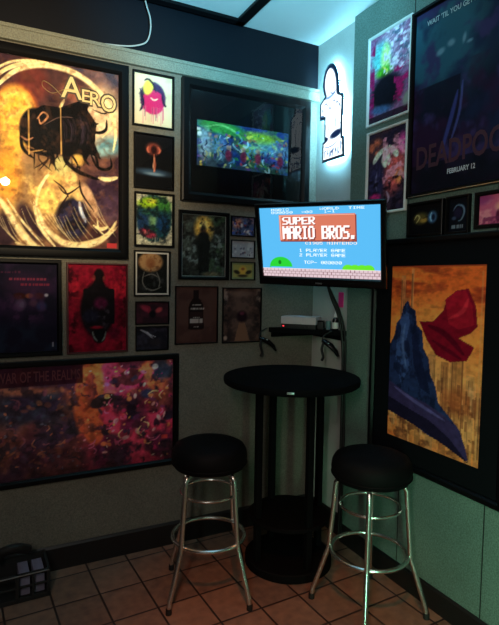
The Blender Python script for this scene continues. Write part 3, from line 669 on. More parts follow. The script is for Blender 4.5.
picture('framed_poster', 'small poster with white claw-like streaks and coral glow, behind the television top', 'poster', 'R', 2.212, 1.914, 1.842, 2.272, P, .013, depth=.014, frame='whitemat')

# big dark poster (u over .568, v over .80)
P = Paint(0, 100, 0, 140, 110, 150, (22, 24, 40))
P.blob(22, 26, 52, 44, (48, 96, 112), 0, .9); P.blob(10, 40, 40, 24, (44, 92, 112), 0, .9, .8); P.clouds((30, 40, 70), 5, 3, .45, .68, .8); P.rect(0, 46, 58, 140, (22, 20, 36), .75); P.clouds((52, 24, 54), 5, 6, .48, .68, .7, (P.Y > 50).astype(float)); P.clouds((60, 50, 96), 6, 8, .55, .7, .8)
P.stroke([(44, 70), (38, 90), (30, 112)], 4, (60, 66, 130), .9); P.stroke([(48, 64), (46, 86), (38, 108)], 2.4, (78, 84, 150), .8)
for a in ((26, 36, 4, 2.4, -10), (36, 33, 3.4, 2.4, 10), (48, 34, 1.5, 3.4, 10), (53, 38, 2.6, 1.1, 0)): P.blob(a[0], a[1], a[2], a[3], (120, 160, 178), a[4], .8, .8)
P.rect(0, 100, 118, 140, (14, 14, 20), .6)
t = picture('framed_poster', 'large dark navy film poster with dull red title, top right of the right wall', 'poster', 'R', 1.900, 1.285, 1.893, 2.742, P, .018, depth=.024)
W, H, ins = t['pw'], t['ph'], t['ins']
def bx(y): return 1.5925 - y            # local x of a point on the right wall
lettering("WAIT 'TIL YOU GET A LOAD OF ME", bx(1.815), bx(1.37), 2.655 - 1.893, .024, -.0078, inkm((178, 206, 210)), t, bold=.012)
lettering('DEADPOOL', bx(1.852), bx(1.332), 2.018 - 1.893, .105, -.0078, inkm((64, 18, 36)), t, bold=.02)
lettering('FEBRUARY 12', bx(1.668), bx(1.522), 1.972 - 1.893, .022, -.0078, inkm((186, 190, 196)), t, bold=.03)
bm = bmesh.new(); add_box(bm, -W / 2, W / 2, -.0245, -.0235, .001, .0045); obj('edge_line', bm, M['silver'], t, False)

P = Paint(5, 195, 70, 275, 44, 32, (14, 13, 16))
P.blob(70, 165, 42, 40, (96, 82, 40), 0, .8); P.stroke([(30, 170), (46, 140), (62, 160), (40, 200)], 9, (190, 170, 110)); P.blob(88, 180, 20, 16, (170, 130, 60), 0, .7); P.blob(140, 165, 26, 40, (74, 110, 150), 0, .6); P.blob(146, 166, 10, 22, (24, 30, 54), 0, .5); P.stroke([(136, 130), (128, 165), (138, 200)], 6, (150, 190, 214)); P.stroke([(112, 160), (80, 166)], 6, (30, 26, 20))
picture('framed_print', 'small black picture with amber and blue shapes, left of three under the dark navy poster', 'picture', 'R', 1.893, 1.676, 1.709, 1.869, P, .014, depth=.02)
P = Paint(213, 338, 45, 265, 30, 38, (16, 18, 26))
P.stroke([(238, 130), (262, 92), (300, 100), (312, 140), (296, 186), (276, 196)], 12, (108, 128, 150), .9); P.blob(272, 140, 28, 36, (34, 28, 52), 0, .6); P.blob(246, 176, 14, 12, (60, 70, 96), 0, .7)
for a in ((232, 256), (266, 282), (286, 296), (300, 308)): P.rect(a[0], a[1], 220, 246, (130, 140, 150), .85)
picture('framed_print', 'narrow black picture with a pale arc, middle of three under the dark navy poster', 'picture', 'R', 1.660, 1.537, 1.708, 1.870, P, .011, depth=.02)
P = Paint(385, 560, 40, 205, 40, 34, (206, 96, 128))
P.clouds((230, 140, 150), 5, 3, .45, .65); P.blob(500, 110, 40, 30, (244, 190, 150), 0, .8); P.blob(400, 60, 40, 30, (150, 60, 120), 0, .8, .8); P.blob(468, 165, 10, 36, (96, 30, 60), 0, .5); P.clouds((120, 40, 80), 9, 6, .5, .62, .8, (P.Y > 165).astype(float))
picture('framed_print', 'small black-framed pink picture, right of three under the dark navy poster', 'picture', 'R', 1.509, 1.290, 1.720, 1.868, P, .016, depth=.02)

# tall amber poster in a broad black mount
P = Paint(56, 243, 168, 570, 130, 214, (232, 112, 44))
P.clouds((250, 148, 58), 4, 3, .42, .65, .9, sy=2.2); P.clouds((150, 50, 30), 4, 7, .5, .68, .8, (P.Y < 260).astype(float), sy=2.6); P.blob(150, 330, 100, 80, (240, 160, 72), 0, 1, .8); P.blob(150, 470, 120, 100, (232, 180, 100), 0, 1, .9)
for x, w_, y0, c in ((84, 10, 190, (214, 150, 84)), (104, 6, 175, (230, 170, 100)), (90, 16, 240, (190, 120, 66)), (125, 12, 380, (176, 120, 66)), (150, 16, 360, (196, 140, 80)), (176, 14, 372, (170, 110, 60)), (200, 20, 350, (186, 124, 64)), (224, 14, 390, (206, 150, 84)), (238, 8, 420, (190, 130, 70)), (190, 8, 330, (204, 140, 74))):
    P.rect(x - w_ / 2, x + w_ / 2, y0, 570, c, .7); P.streaks(x - w_ / 2, x + w_ / 2, y0 + 10, 560, (110, 66, 40), 5, int(x), 1.2, .55)
P.clouds((96, 54, 34), 14, 12, .52, .64, .65, np.clip((P.Y - 420) / 60, 0, 1)); P.blob(205, 450, 34, 26, (170, 84, 40), 0, .8, .6)
# crimson sheet blown across the sky, and a broad blue-grey crag rising from the lower left
P.poly([(122, 292), (150, 288), (170, 262), (176, 236), (194, 220), (214, 216), (228, 250), (232, 290), (222, 304), (200, 318), (228, 332), (216, 362), (186, 370), (158, 360), (138, 330)], (126, 16, 34))
P.poly([(172, 240), (194, 222), (210, 220), (222, 250), (226, 288), (200, 300), (180, 290)], (158, 24, 40)); P.stroke([(140, 298), (176, 314), (210, 350)], 12, (84, 8, 26)); P.stroke([(180, 280), (205, 262), (214, 236)], 8, (196, 44, 54)); P.stroke([(150, 330), (180, 346), (206, 360)], 9, (92, 10, 28))
crag = [(56, 352), (66, 330), (70, 300), (80, 288), (84, 262), (94, 246), (102, 262), (112, 268), (116, 300), (128, 312), (132, 350), (144, 372), (148, 404), (160, 430), (166, 462), (190, 486), (208, 506), (220, 540), (226, 566), (196, 550), (150, 540), (100, 520), (56, 505)]
P.poly(crag, (38, 54, 88))
msk = ((P.C - np.array((38, 54, 88.))) ** 2).sum(-1) < 40
P.poly([(84, 270), (96, 252), (100, 300), (92, 350), (104, 400), (84, 440), (70, 380), (74, 310)], (58, 84, 126)); P.poly([(112, 280), (116, 310), (124, 360), (140, 410), (150, 450), (128, 440), (112, 390), (106, 330)], (26, 34, 62))
P.clouds((22, 28, 52), 12, 17, .48, .62, .75, msk.astype(float), sx=1.6, sy=.8)
P.poly([(56, 440), (74, 448), (100, 462), (140, 470), (180, 486), (206, 506), (220, 540), (226, 566), (196, 548), (160, 536), (110, 520), (56, 500)], (58, 50, 84)); P.poly([(56, 478), (100, 492), (150, 506), (190, 530), (226, 568), (190, 552), (130, 530), (56, 512)], (30, 26, 46))
P.stroke([(70, 452), (120, 474), (180, 496)], 8, (96, 92, 140), .9); P.stroke([(90, 300), (86, 350), (96, 400)], 6, (90, 120, 160), .7)
r_ = np.random.RandomState(6)
ms = (P.C[..., 0] > P.C[..., 2] + 60) & (P.C[..., 1] > 60)
sv = P.C.copy()
for i in range(90):
    x = 58 + 184 * r_.rand(); y = 400 + 150 * r_.rand(); P.rect(x, x + 1 + 5 * r_.rand(), y, y + 6 + 40 * r_.rand(), [(120, 66, 38), (232, 180, 110), (176, 96, 50), (96, 54, 36)][i % 4], .55)
P.C = np.where(ms[..., None], P.C, sv)
P.C *= (.86 + .4 * P.fbm(24, 56, 3))[..., None]; P.C[..., 1] *= .9
P.rect(56, 243, 168, 170, (180, 70, 40)); P.rect(236, 240, 180, 560, (230, 170, 110), .35)
picture('framed_poster', 'tall amber poster of red cloth and blue crag over a skyline, in broad black mount', 'poster', 'R', 2.120, 1.312, .600, 1.707, P, .030, 'blackmat', .102, .028)

# ---------------------------------------------------------------- lit sign on the corner wall
t = thing('neon_sign', 'white lit cut-out sign glowing on the corner wall above the television', 'sign', (XC, 2.545, 2.195), -PI / 2)
# local x = -(y - 2.545); local z = z - 2.195 ; head, shoulders, body, lettered base block
half = [(-.088, .004), (.127, .004), (.117, .121), (.106, .124), (.101, .200), (.105, .289), (.108, .340), (.098, .362), (.066, .376), (.058, .440), (.046, .490), (.026, .530), (-.002, .558), (-.027, .566), (-.052, .562), (-.078, .540), (-.093, .500), (-.098, .455), (-.090, .415), (-.076, .390), (-.098, .376), (-.124, .358), (-.122, .262), (-.076, .256), (-.070, .128), (-.088, .124)]
bm = bmesh.new(); add_prism(bm, half, -.030, -.024); obj('sign_panel', bm, pbr('sign_acrylic_edge', (30, 48, 70), .3), t, False)
# lit face: the same outline set a little in from the dark edge, painted with black strokes
def inset(poly, d):
    out = []; n = len(poly)
    ar = sum(poly[i][0] * poly[(i + 1) % n][1] - poly[(i + 1) % n][0] * poly[i][1] for i in range(n)); sg = 1 if ar > 0 else -1
    for i in range(n):
        p0, p1, p2 = Vector(poly[i - 1]), Vector(poly[i]), Vector(poly[(i + 1) % n])
        e1 = (p1 - p0).normalized(); e2 = (p2 - p1).normalized()
        n1 = Vector((-e1.y, e1.x)) * sg; n2 = Vector((-e2.y, e2.x)) * sg
        b = (n1 + n2).normalized(); out.append(tuple(p1 + b * d / max(.4, b.dot(n1))))
    return out
inner = inset(half, .016)
P = Paint(-.14, .14, .58, -.01, 84, 176, (236, 250, 255))
P.Y = P.V * .59 - .01
DK, GR = (16, 34, 66), (60, 88, 130)
P.stroke([(-.070, .385), (-.088, .440), (-.084, .500), (-.058, .545), (-.022, .552), (.012, .532), (.038, .490), (.050, .440), (.056, .385)], .030, DK, .95, .5, False)
P.stroke([(-.075, .52), (-.030, .556), (.020, .535)], .026, DK, .9, .5)
P.stroke([(.012, .470), (.014, .430), (.006, .395)], .006, GR, .7); P.stroke([(-.02, .40), (.01, .385), (.04, .40)], .008, GR, .8)
P.stroke([(-.072, .378), (-.03, .372), (.03, .385)], .016, (70, 120, 170), .7)
for a in ((-.06, .325, .05, .02), (-.02, .30, .03, .012), (.05, .315, .03, .014), (.02, .335, .02, .010), (.075, .29, .018, .02), (-.09, .30, .012, .02)): P.stroke([(a[0] - a[2] / 2, a[1]), (a[0], a[1] + a[3]), (a[0] + a[2] / 2, a[1] - a[3] * .3)], .007, GR, .9)
P.stroke([(-.03, .28), (-.035, .22), (-.02, .16)], .006, GR, .8); P.stroke([(.03, .27), (.04, .21), (.03, .17)], .006, GR, .8); P.stroke([(-.118, .27), (-.095, .275), (-.076, .27)], .02, (40, 80, 120), .9)
P.blob(.045, .148, .055, .020, DK, 8, .5); P.blob(-.055, .134, .024, .014, DK, 0, .5); P.stroke([(-.08, .10), (-.01, .085), (.07, .105)], .007, GR, .8)
for k in range(6):
    x = -.062 + k * .026; P.stroke([(x, .030), (x + .002, .068)], .008, GR, .85, .5, False); P.stroke([(x, .066 - .018 * (k % 2)), (x + .013, .068 - .018 * (k % 3))], .007, GR, .85, .5, False)
P.stroke([(.09, .04), (.095, .08), (.088, .1)], .010, GR, .8); P.blob(.01, .055, .010, .008, GR, 0, .6)
# keep only the part of the painted sheet inside the outline
o = sheet('sign_face', P, .28, .59, -.0315, M['signface'], t, x0=-.14, z0=-.01)
bm = bmesh.new(); bm.from_mesh(o.data)
def inside(x, y, pl):
    r = False; j = len(pl) - 1
    for i in range(len(pl)):
        (xi, yi), (xj, yj) = pl[i], pl[j]
        if (yi > y) != (yj > y) and x < (xj - xi) * (y - yi) / (yj - yi) + xi: r = not r
        j = i
    return r
dead = [f for f in bm.faces if not inside(f.calc_center_median().x, f.calc_center_median().z, inner)]
bmesh.ops.delete(bm, geom=dead, context='FACES'); bm.to_mesh(o.data); bm.free()
bm = bmesh.new(); pts = [(x, -.014, z) for x, z in inset(half, .02)]
add_tube(bm, pts, .006, 8, closed=True); obj('back_light', bm, M['halo'], t)
for x, z in ((-.07, .06), (.08, .06), (-.05, .45), (.04, .45)):
    bm = bmesh.new(); add_tube(bm, [(x, 0, z), (x, -.024, z)], .006, 10); obj('standoff', bm, M['silver'], t)

# ---------------------------------------------------------------- television
FONT = dict(zip("SUPERMAIOB.198NTDLYG2-0W5X6C", [
    "01111 10000 10000 01110 00001 00001 11110", "10001 10001 10001 10001 10001 10001 01110", "11110 10001 10001 11110 10000 10000 10000",
    "11111 10000 10000 11110 10000 10000 11111", "11110 10001 10001 11110 10100 10010 10001", "10001 11011 10101 10101 10001 10001 10001",
    "01110 10001 10001 11111 10001 10001 10001", "01110 00100 00100 00100 00100 00100 01110", "01110 10001 10001 10001 10001 10001 01110",
    "11110 10001 10001 11110 10001 10001 11110", "00000 00000 00000 00000 00000 01100 01100", "00100 01100 00100 00100 00100 00100 01110",
    "01110 10001 10001 01111 00001 00010 01100", "01110 10001 10001 01110 10001 10001 01110", "10001 11001 10101 10011 10001 10001 10001",
    "11111 00100 00100 00100 00100 00100 00100", "11100 10010 10001 10001 10001 10010 11100", "10000 10000 10000 10000 10000 10000 11111",
    "10001 10001 01010 00100 00100 00100 00100", "01110 10001 10000 10111 10001 10001 01110", "01110 10001 00001 00110 01000 10000 11111",
    "00000 00000 00000 11111 00000 00000 00000", "01110 10001 10011 10101 11001 10001 01110", "10001 10001 10001 10101 10101 11011 10001",
    "11111 10000 11110 00001 00001 10001 01110", "00000 10001 01010 00100 01010 10001 00000", "00110 01000 10000 11110 10001 10001 01110",
    "01110 10001 10000 10000 10000 10001 01110"]))
def draw_text(P, text, x0, x1, y0, y1, col, fat=0.):
    n = len(text); cw = (x1 - x0) / n
    fx = (P.X - x0) / cw; ci = np.floor(fx).astype(int); lx = (fx - ci) * 6 ; ly = (P.Y - y0) / (y1 - y0) * 7
    m = np.zeros(P.X.shape, bool)
    for k, ch in enumerate(text):
        if ch == ' ': continue
        g = np.array([[int(c) for c in r] for r in FONT[ch].split()], bool)
        for d in ((0, fat) if fat else (0,)):
            l2 = lx - d
            ok = (ci == k) & (l2 >= 0) & (l2 < 5) & (ly >= 0) & (ly < 7)
            m |= ok & g[np.clip(ly.astype(int), 0, 6), np.clip(l2.astype(int), 0, 4)]
    P.mix(col, m.astype(float))

TW, TH = .64, .36
t = thing('television', 'black flat television in the corner showing a blue game title screen', 'television', (1.510, 2.205, 1.690))
# rotation: turn to the room, tilt down, slight roll
ya, ti, ro = .989, .222, -.023
nrm = Vector((-math.sin(ya) * math.cos(ti), -math.cos(ya) * math.cos(ti), -math.sin(ti)))
rx = Vector((math.cos(ya), -math.sin(ya), 0)); uz = nrm.cross(rx)
if uz.z < 0: uz = -uz
r2 = rx * math.cos(ro) + uz * math.sin(ro); u2 = -rx * math.sin(ro) + uz * math.cos(ro)
t.rotation_euler = Matrix((r2, -nrm, u2)).transposed().to_euler()
P = Paint(33, 466, 46, 300, 320, 180, (84, 174, 226))
draw_text(P, 'MARIO', 80, 150, 50, 58, (225, 242, 252)); draw_text(P, '000000', 80, 164, 60, 68, (225, 242, 252)); draw_text(P, 'X00', 196, 238, 60, 68, (225, 242, 252))
draw_text(P, 'WORLD', 262, 332, 50, 58, (225, 242, 252)); draw_text(P, '1-1', 276, 318, 60, 68, (225, 242, 252)); draw_text(P, 'TIME', 362, 418, 50, 58, (225, 242, 252))
P.rect(111, 388, 76, 169, (120, 40, 34)); P.rect(108, 384, 72, 165, (200, 112, 88)); P.rect(111, 381, 75, 77, (246, 190, 170)); P.rect(111, 113, 75, 162, (246, 190, 170))
draw_text(P, 'SUPER', 123, 246, 83, 110, (110, 40, 40), .8); draw_text(P, 'SUPER', 120, 243, 80, 107, (255, 240, 238), 1.0)
draw_text(P, 'MARIO BROS.', 123, 392, 117, 164, (110, 40, 40), .8); draw_text(P, 'MARIO BROS.', 119, 388, 113, 160, (255, 240, 238), 1.0)
draw_text(P, 'C1985 NINTENDO', 204, 390, 170, 180, (240, 226, 214)); draw_text(P, '1 PLAYER GAME', 180, 350, 195, 206, (232, 246, 255)); draw_text(P, '2 PLAYER GAME', 180, 350, 212, 223, (232, 246, 255)); draw_text(P, 'TOP- 000000', 196, 336, 239, 250, (232, 246, 255))
P.blob(106, 262, 44, 36, (40, 196, 50), 0, .05); P.rect(66, 150, 262, 300, (84, 174, 226)); P.blob(102, 246, 6, 8, (20, 120, 30), 0, .2)
for x in (356, 380, 404, 426): P.blob(x, 266, 20, 16, (96, 214, 40), 0, .1)
P.rect(33, 466, 268, 300, (206, 184, 190))
P.rect(33, 466, 268, 270, (250, 226, 220))
for r in range(3):
    y = 270 + r * 10; P.rect(33, 466, y + 8.6, y + 10, (128, 84, 92))
    for c in range(30): P.rect(33 + c * 15 + (r % 2) * 7.5, 34.6 + c * 15 + (r % 2) * 7.5, y, y + 9, (128, 84, 92))
sheet('screen', P, TW, TH, -.0035, M['screen'], t, z0=-TH / 2)
bm = bmesh.new()
bx_, bt, bb = .027, .024, .046
prof = [(0, .012), (0, -.006), (.004, -.010), (.018, -.010), (.021, -.003)]
def tvr(d, y):
    k = d / .021
    return [(-TW / 2 - bx_ * (1 - k), y, -TH / 2 - bb * (1 - k)), (TW / 2 + bx_ * (1 - k), y, -TH / 2 - bb * (1 - k)), (TW / 2 + bx_ * (1 - k), y, TH / 2 + bt * (1 - k)), (-TW / 2 - bx_ * (1 - k), y, TH / 2 + bt * (1 - k))]
loops = [[bm.verts.new(p) for p in tvr(d, y)] for d, y in prof]
for a, b in zip(loops, loops[1:]):
    for i in range(4): bm.faces.new((a[i], a[(i + 1) % 4], b[(i + 1) % 4], b[i]))
obj('bezel', bm, M['plastic'], t, angle=25)
bm = bmesh.new(); add_box(bm, -TW / 2 - .024, TW / 2 + .024, .0, .030, -TH / 2 - .042, TH / 2 + .020, .006); add_box(bm, -.20, .20, .028, .05, -.15, .12, .008)
obj('back_cover', bm, M['matt'], t)
bm = bmesh.new(); add_box(bm, -.018, .018, -.0112, -.0095, -TH / 2 - .033, -TH / 2 - .026, .0006); obj('indicator_strip', bm, M['silver'], t)
bm = bmesh.new(); add_box(bm, -.1, .1, .048, .06, -.1, .1, .003); add_tube(bm, [(0, .06, 0), (.03, .15, .0), (-.02, .27, .03)], .016, 12)
obj('wall_bracket', bm, M['matt'], t)

# thin pink patch on the wall under the television, and the cables
bm = bmesh.new(); add_box(bm, XC - .006, XC, 2.425, 2.468, 1.345, 1.432, .0008); tag(obj('pink_patch', bm, M['pink']), 'thin pink patch on the corner wall just below the television', 'paper')
bm = bmesh.new(); add_tube(bm, smooth_path([(1.64, 2.33, 1.56), (1.71, 2.36, 1.42), (1.765, 2.355, 1.30), (1.79, 2.350, 1.16), (1.80, 2.35, .95), (1.80, 2.35, .55), (1.80, 2.35, .02)], 8), .008, 10)
add_tube(bm, smooth_path([(1.62, 2.34, 1.56), (1.70, 2.345, 1.44), (1.76, 2.335, 1.32), (1.79, 2.325, 1.18), (1.80, 2.33, .95), (1.80, 2.325, .5), (1.80, 2.33, .02)], 8), .006, 10)
tag(obj('power_cable', bm, M['matt']), 'pair of black cables running down the corner from the television', 'cable')

# ---------------------------------------------------------------- corner shelf and what stands on it
ZS = 1.212
t = thing('corner_shelf', 'small black corner shelf under the television', 'shelf', (XC, YL, ZS - .028))
bm = bmesh.new(); a = [(0, 0), (-.315, 0), (-.315, -.02), (-.02, -.355), (0, -.355)]
lo = [bm.verts.new((x, y, 0)) for x, y in a]; hi = [bm.verts.new((x, y, .028)) for x, y in a]
bm.faces.new(lo); bm.faces.new(hi)
for i in range(5): bm.faces.new((lo[i], lo[(i + 1) % 5], hi[(i + 1) % 5], hi[i]))
obj('shelf_board', bm, M['table'], t, False)
bm = bmesh.new(); add_box(bm, -.30, -.01, -.014, 0, -.03, 0, .002); obj('batten', bm, M['table'], t)
bm = bmesh.new(); add_box(bm, -.014, 0, -.34, -.02, -.03, 0, .002); obj('batten', bm, M['table'], t)
fdir = Vector((.655, -.756, 0)); fang = math.atan2(fdir.y, fdir.x)
mid = Vector((1.543, 2.722, 0)); nin = Vector((.756, .655, 0))
def on_shelf(s, d): return mid + fdir * s + nin * d
def spx(s, d, dz=0): p = on_shelf(s, d); return (p.x, p.y, ZS + dz)
# console
t = thing('game_console', 'grey-topped game console with a red light on the corner shelf', 'game console', spx(.165, .067), fang)
bm = bmesh.new(); add_box(bm, -.105, .105, -.06, .06, .0, .027, .002); obj('lower_case', bm, M['matt'], t)
bm = bmesh.new(); add_prism(bm, [(-.107, .027), (.107, .027), (.107, .070), (-.107, .070)], -.062, .062); obj('upper_case', bm, M['grey'], t, False)
bm = bmesh.new(); add_box(bm, -.095, .02, -.0632, -.062, .034, .064, .0005); obj('cartridge_door', bm, M['grey'], t)
bm = bmesh.new(); add_box(bm, -.097, -.087, -.0625, -.0595, .010, .017, .0008); obj('power_light', bm, M['led'], t)
bm = bmesh.new()
for x in (.03, .055): add_box(bm, x - .008, x + .008, -.064, -.0595, .006, .019, .001)
obj('socket', bm, M['rubber'], t)
t = thing('small_box', 'small black box standing beside the grey console on the shelf', 'box', spx(.293, .046), fang)
bm = bmesh.new(); add_box(bm, -.017, .017, -.02, .02, 0, .052, .002); obj('body', bm, M['matt'], t)
bm = bmesh.new(); add_box(bm, -.0174, .0174, -.0204, .0204, .044, .0525, .002); obj('lid', bm, M['plastic'], t)
t = thing('tumbler', 'small pale teal cup between the black box and the bottle on the shelf', 'cup', spx(.336, .048), fang)
bm = bmesh.new(); add_lathe(bm, [(0, 0), (.013, 0), (.016, .05), (.0145, .05), (.012, .004), (0, .004)], 24); obj('cup', bm, M['teal'], t)
t = thing('spray_bottle', 'small white-capped black bottle at the right end of the shelf', 'bottle', spx(.382, .030), fang)
bm = bmesh.new(); add_lathe(bm, [(0, 0), (.016, 0), (.018, .003), (.018, .058), (.015, .068), (.008, .073), (.008, .078), (0, .078)], 28); obj('bottle_body', bm, M['plastic'], t)
bm = bmesh.new(); add_lathe(bm, [(.0184, .010), (.0184, .046), (.0181, .046), (.0181, .010), (.0184, .010)], 28); obj('paper_label', bm, M['white'], t)
bm = bmesh.new(); add_lathe(bm, [(0, .076), (.010, .076), (.010, .086), (.006, .094), (.0045, .112), (0, .112)], 24); obj('cap', bm, M['white'], t)

# hand controllers hanging by cords under both ends of the shelf
def controller(label, loc, rz, tilt):
    t = thing('game_controller', label, 'controller', loc, rz, 'game controllers hung by the shelf')
    bm = bmesh.new(); add_tube(bm, [(-.045, 0, .018), (-.03, 0, .014), (0, 0, .008), (.03, 0, -.006), (.05, 0, -.024)], [.010, .019, .021, .017, .009], 14, flat=.6); b = obj('body', bm, M['plastic'], t); b.rotation_euler = (0, tilt, 0)
    bm = bmesh.new(); add_tube(bm, smooth_path([(-.03, -.006, .02), (-.036, -.012, -.01), (-.028, -.014, -.042), (-.034, -.012, -.06)], 6), [.008] * 13 + [.009] * 6, 12, flat=.7); g = obj('grip', bm, M['matt'], t)
    bm = bmesh.new(); add_lathe(bm, [(0, .0), (.006, .0), (.006, .005), (0, .006)], 16); k = obj('button', bm, M['silver'], t); k.location = (-.006, -.012, .016)
    bm = bmesh.new(); add_tube(bm, smooth_path([(-.04, .002, .02), (-.035, .01, .05), (-.012, .012, .066), (.0, .016, .072)], 8), .003, 8); obj('cord', bm, M['matt'], t)
    t.scale = (1.25, 1.25, 1.25)
    return t
controller('black game controller hanging from the left end of the corner shelf', (1.505, 2.700, 1.120), -.3, .25)
controller('black game controller hanging from the right end of the corner shelf', (1.752, 2.410, 1.120), -.9, .35)

# ---------------------------------------------------------------- round bar table
t = thing('bar_table', 'round black bar-height table in the corner between the two stools', 'table', (1.432, 2.303, 0))
bm = bmesh.new(); add_lathe(bm, [(0, .962), (.345, .962), (.353, .967), (.356, .975), (.356, .990), (.353, .997), (.346, 1.0), (0, 1.0)], 72); obj('tabletop', bm, M['table'], t)
bm = bmesh.new(); add_lathe(bm, [(0, .0), (.224, .0), (.23, .004), (.23, .040), (.224, .046), (0, .046)], 64); obj('base', bm, M['table'], t)
bm = bmesh.new(); add_lathe(bm, [(0, .248), (.210, .248), (.215, .252), (.215, .266), (.210, .270), (0, .270)], 64); obj('lower_shelf', bm, M['table'], t)
bm = bmesh.new(); add_lathe(bm, [(0, .935), (.20, .935), (.21, .962), (0, .962)], 48); obj('top_block', bm, M['table'], t)
for k in range(4):
    a = k * PI / 2 + .0
    x, y = .188 * math.cos(a), .188 * math.sin(a); bm = bmesh.new(); add_box(bm, x - .016, x + .016, y - .016, y + .016, .046, .936, .003); obj('post', bm, M['table'], t)
bm = bmesh.new(); add_box(bm, -.017, .017, -.0022, .0022, -.005, .005, .001); o = obj('glint_plate', bm, M['silver'], t)  # small metal plate added to give the rim a glint
o.location = (-.534 * .3565, -.845 * .3565, .982); o.rotation_euler = (0, 0, math.atan2(-.845, -.534) + PI / 2)

# ---------------------------------------------------------------- bar stools
def make_stool(label, loc, rz):
    t = thing('bar_stool', label, 'bar stool', loc, rz, 'backless bar stools at the bar table')
    bm = bmesh.new(); add_lathe(bm, [(0, .606), (.145, .606), (.166, .613), (.177, .634), (.180, .662), (.176, .690), (.164, .711), (.138, .724), (.09, .729), (0, .730)], 56); c = obj('seat', bm, M['vinyl'], t)
    bm = bmesh.new(); add_tube(bm, [(.1775 * math.cos(2 * PI * i / 56), .1775 * math.sin(2 * PI * i / 56), .634) for i in range(56)], .0035, 8, closed=True); obj('piping', bm, M['vinyl'], c)
    bm = bmesh.new(); add_lathe(bm, [(0, .586), (.09, .586), (.10, .590), (.10, .600), (.14, .602), (.14, .607), (0, .607)], 40); obj('swivel_plate', bm, M['chrome'], t)
    for k in range(4):
        a = PI / 4 + k * PI / 2; ca, sa = math.cos(a), math.sin(a)
        prof = [(.085, .594), (.125, .594), (.147, .588), (.156, .572), (.158, .55), (.165, .46), (.174, .36), (.181, .275), (.185, .256), (.194, .232), (.226, .13), (.252, .055), (.256, .03), (.2575, .004)]
        bm = bmesh.new(); add_tube(bm, [(r * ca, r * sa, z) for r, z in prof], .0115, 14); l = obj('leg', bm, M['chrome'], t)
        bm = bmesh.new(); add_lathe(bm, [(0, 0), (.014, 0), (.0145, .004), (.0135, .026), (.012, .026)], 18, .2575 * ca, .2575 * sa); obj('foot_cap', bm, M['rubber'], l)
    def ring(name, r, z, tr):
        bm = bmesh.new(); add_tube(bm, [(r * math.cos(2 * PI * i / 64), r * math.sin(2 * PI * i / 64), z) for i in range(64)], tr, 10, closed=True); obj(name, bm, M['chrome'], t)
    ring('foot_ring', .172, .272, .0095); ring('brace_ring', .134, .487, .007)
    return t
aL = math.atan2(2.013 - 2.25, 1.06 - .952) - PI / 4
aR = math.atan2(1.625 - 1.798, 1.7375 - 1.55) - PI / 4
make_stool('backless bar stool with chrome legs, left of the table below the wide poster', (.950, 2.252, 0), aL)
make_stool('backless bar stool with chrome legs, right of the table near the tall amber poster', (1.550, 1.795, 0), aR)

# ---------------------------------------------------------------- dark crate at the left edge of the floor
t = thing('crate', 'small dark open crate on the floor against the left wall', 'crate', (.115, 2.615, 0), .03)
bm = bmesh.new()
for x0, x1 in ((-.15, -.135), (-.008, .008), (.062, .072), (.128, .143)): add_box(bm, x0, x1, -.10, -.088, 0, .135, .002)
add_box(bm, -.15, .143, -.10, -.088, 0, .022, .002); add_box(bm, -.15, .143, -.10, -.088, .118, .135, .002); add_box(bm, -.15, .143, -.099, -.090, .066, .076, .002)
add_box(bm, -.15, -.138, -.09, .09, 0, .135, .002); add_box(bm, .131, .143, -.09, .09, 0, .135, .002); add_box(bm, -.15, .143, .08, .09, 0, .135, .002); add_box(bm, -.14, .135, -.09, .085, 0, .010)
obj('crate_body', bm, M['rubber'], t)
bm = bmesh.new(); add_box(bm, -.145, .138, -.103, -.099, .126, .131, .001); obj('rim', bm, M['silver'], t)
bm = bmesh.new(); add_box(bm, .012, .058, -.06, .06, .011, .112, .003); add_box(bm, .075, .122, -.06, .06, .011, .112, .003); obj('lining', bm, M['pale'], t)
bm = bmesh.new(); add_tube(bm, smooth_path([(-.08, .02, .13), (-.06, -.03, .19), (.0, -.04, .205), (.05, .0, .17)], 6), [.03] * 19, 14, flat=.7)
for v in bm.verts: v.co += Vector((.115, 2.615, .03))
tag(obj('cloth_bundle', bm, M['rubber']), 'dark rolled bundle lying on top of the floor crate', 'bundle')

# ---------------------------------------------------------------- lights
def light(name, kind, loc, energy, col, target=None, size=.2, **k):
    L = bpy.data.lights.new(name, kind); L.energy = energy; L.color = lin(col)
    o = bpy.data.objects.new(name, L); COL.objects.link(o); o.location = loc
    if target: o.rotation_euler = (Vector(target) - Vector(loc)).to_track_quat('-Z', 'Y').to_euler()
    if kind == 'AREA': L.shape = 'RECTANGLE'; L.size = size; L.size_y = k.pop('size_y', size)
    else: L.shadow_soft_size = size
    for a, v in k.items(): setattr(L, a, v)
    return o
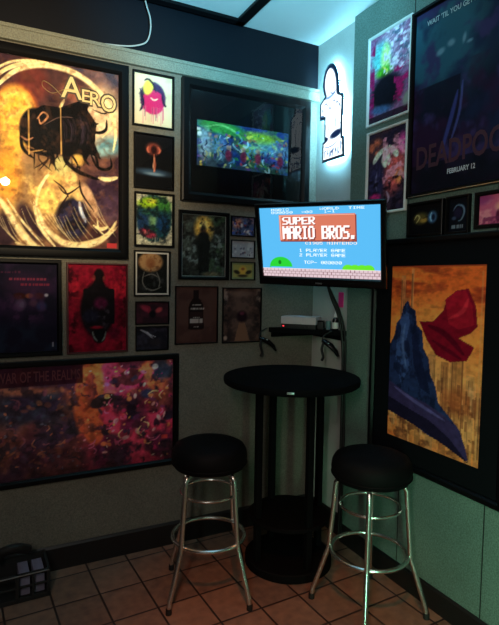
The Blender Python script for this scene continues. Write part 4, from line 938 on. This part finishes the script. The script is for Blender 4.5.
# warm picture spot over the left wall, unseen fills added for walls, ceiling and stool legs, dim warm ceiling lamp
light('picture_spot', 'SPOT', (.168, .80, 2.25), 190, (255, 226, 178), (.26, 2.74, 2.26), .03, spot_size=math.radians(57), spot_blend=.95)
light('right_wall_fill', 'AREA', (-.5, -.2, 1.9), 17, (255, 250, 235), (1.82, .4, 1.35), .15, size_y=.9)  # unseen fill added to light the right wall and its posters
light('corner_wash', 'SPOT', (.55, .85, 2.2), 330, (120, 222, 255), (1.30, 2.5, 3.04), .06, spot_size=math.radians(62), spot_blend=.9)  # unseen spot added to brighten the ceiling and wall around the corner
light('warm_lamp', 'SPOT', (.2, .3, 2.85), 135, (255, 130, 62), (1.0, 1.62, 0), .06, spot_size=math.radians(36), spot_blend=1.)
light('green_fill', 'AREA', (.35, -.35, .62), 6.5, (165, 255, 205), (1.82, .85, .40), .10, size_y=1.0, spread=math.radians(76))  # low unseen strip added for green highlights on stool legs and lower wall
light('room_fill', 'AREA', (-.9, -.9, 2.85), 13, (240, 215, 215), (.3, 2.7, .9), .4, size_y=.4)  # soft unseen fill added to lift the left wall and its prints

w = bpy.data.worlds.new('World'); S.world = w; w.use_nodes = True
bg = w.node_tree.nodes.get('Background') or w.node_tree.nodes.new('ShaderNodeBackground')
bg.inputs[0].default_value = (.010, .012, .016, 1); bg.inputs[1].default_value = 1

# ---------------------------------------------------------------- camera
yaw, pitch, roll = .473025747, -.0638356912, .0155993530
f = Vector((math.sin(yaw) * math.cos(pitch), math.cos(yaw) * math.cos(pitch), math.sin(pitch)))
r = Vector((math.cos(yaw), -math.sin(yaw), 0)); u = r.cross(f)
r2 = r * math.cos(roll) + u * math.sin(roll); u2 = -r * math.sin(roll) + u * math.cos(roll)
cd = bpy.data.cameras.new('camera'); cam = bpy.data.objects.new('camera', cd); COL.objects.link(cam)
cam.matrix_world = Matrix.Translation((0, 0, 1.5)) @ Matrix((r2, u2, -f)).transposed().to_4x4()
cd.sensor_fit = 'HORIZONTAL'; cd.sensor_width = 36; cd.lens = 520.796 * 36 / 499; cd.clip_start = .02
S.camera = cam

S.view_settings.view_transform = 'Standard'; S.view_settings.look = 'None'
S.view_settings.gamma = 1; S.view_settings.use_curve_mapping = False
S.view_settings.exposure = 0.0
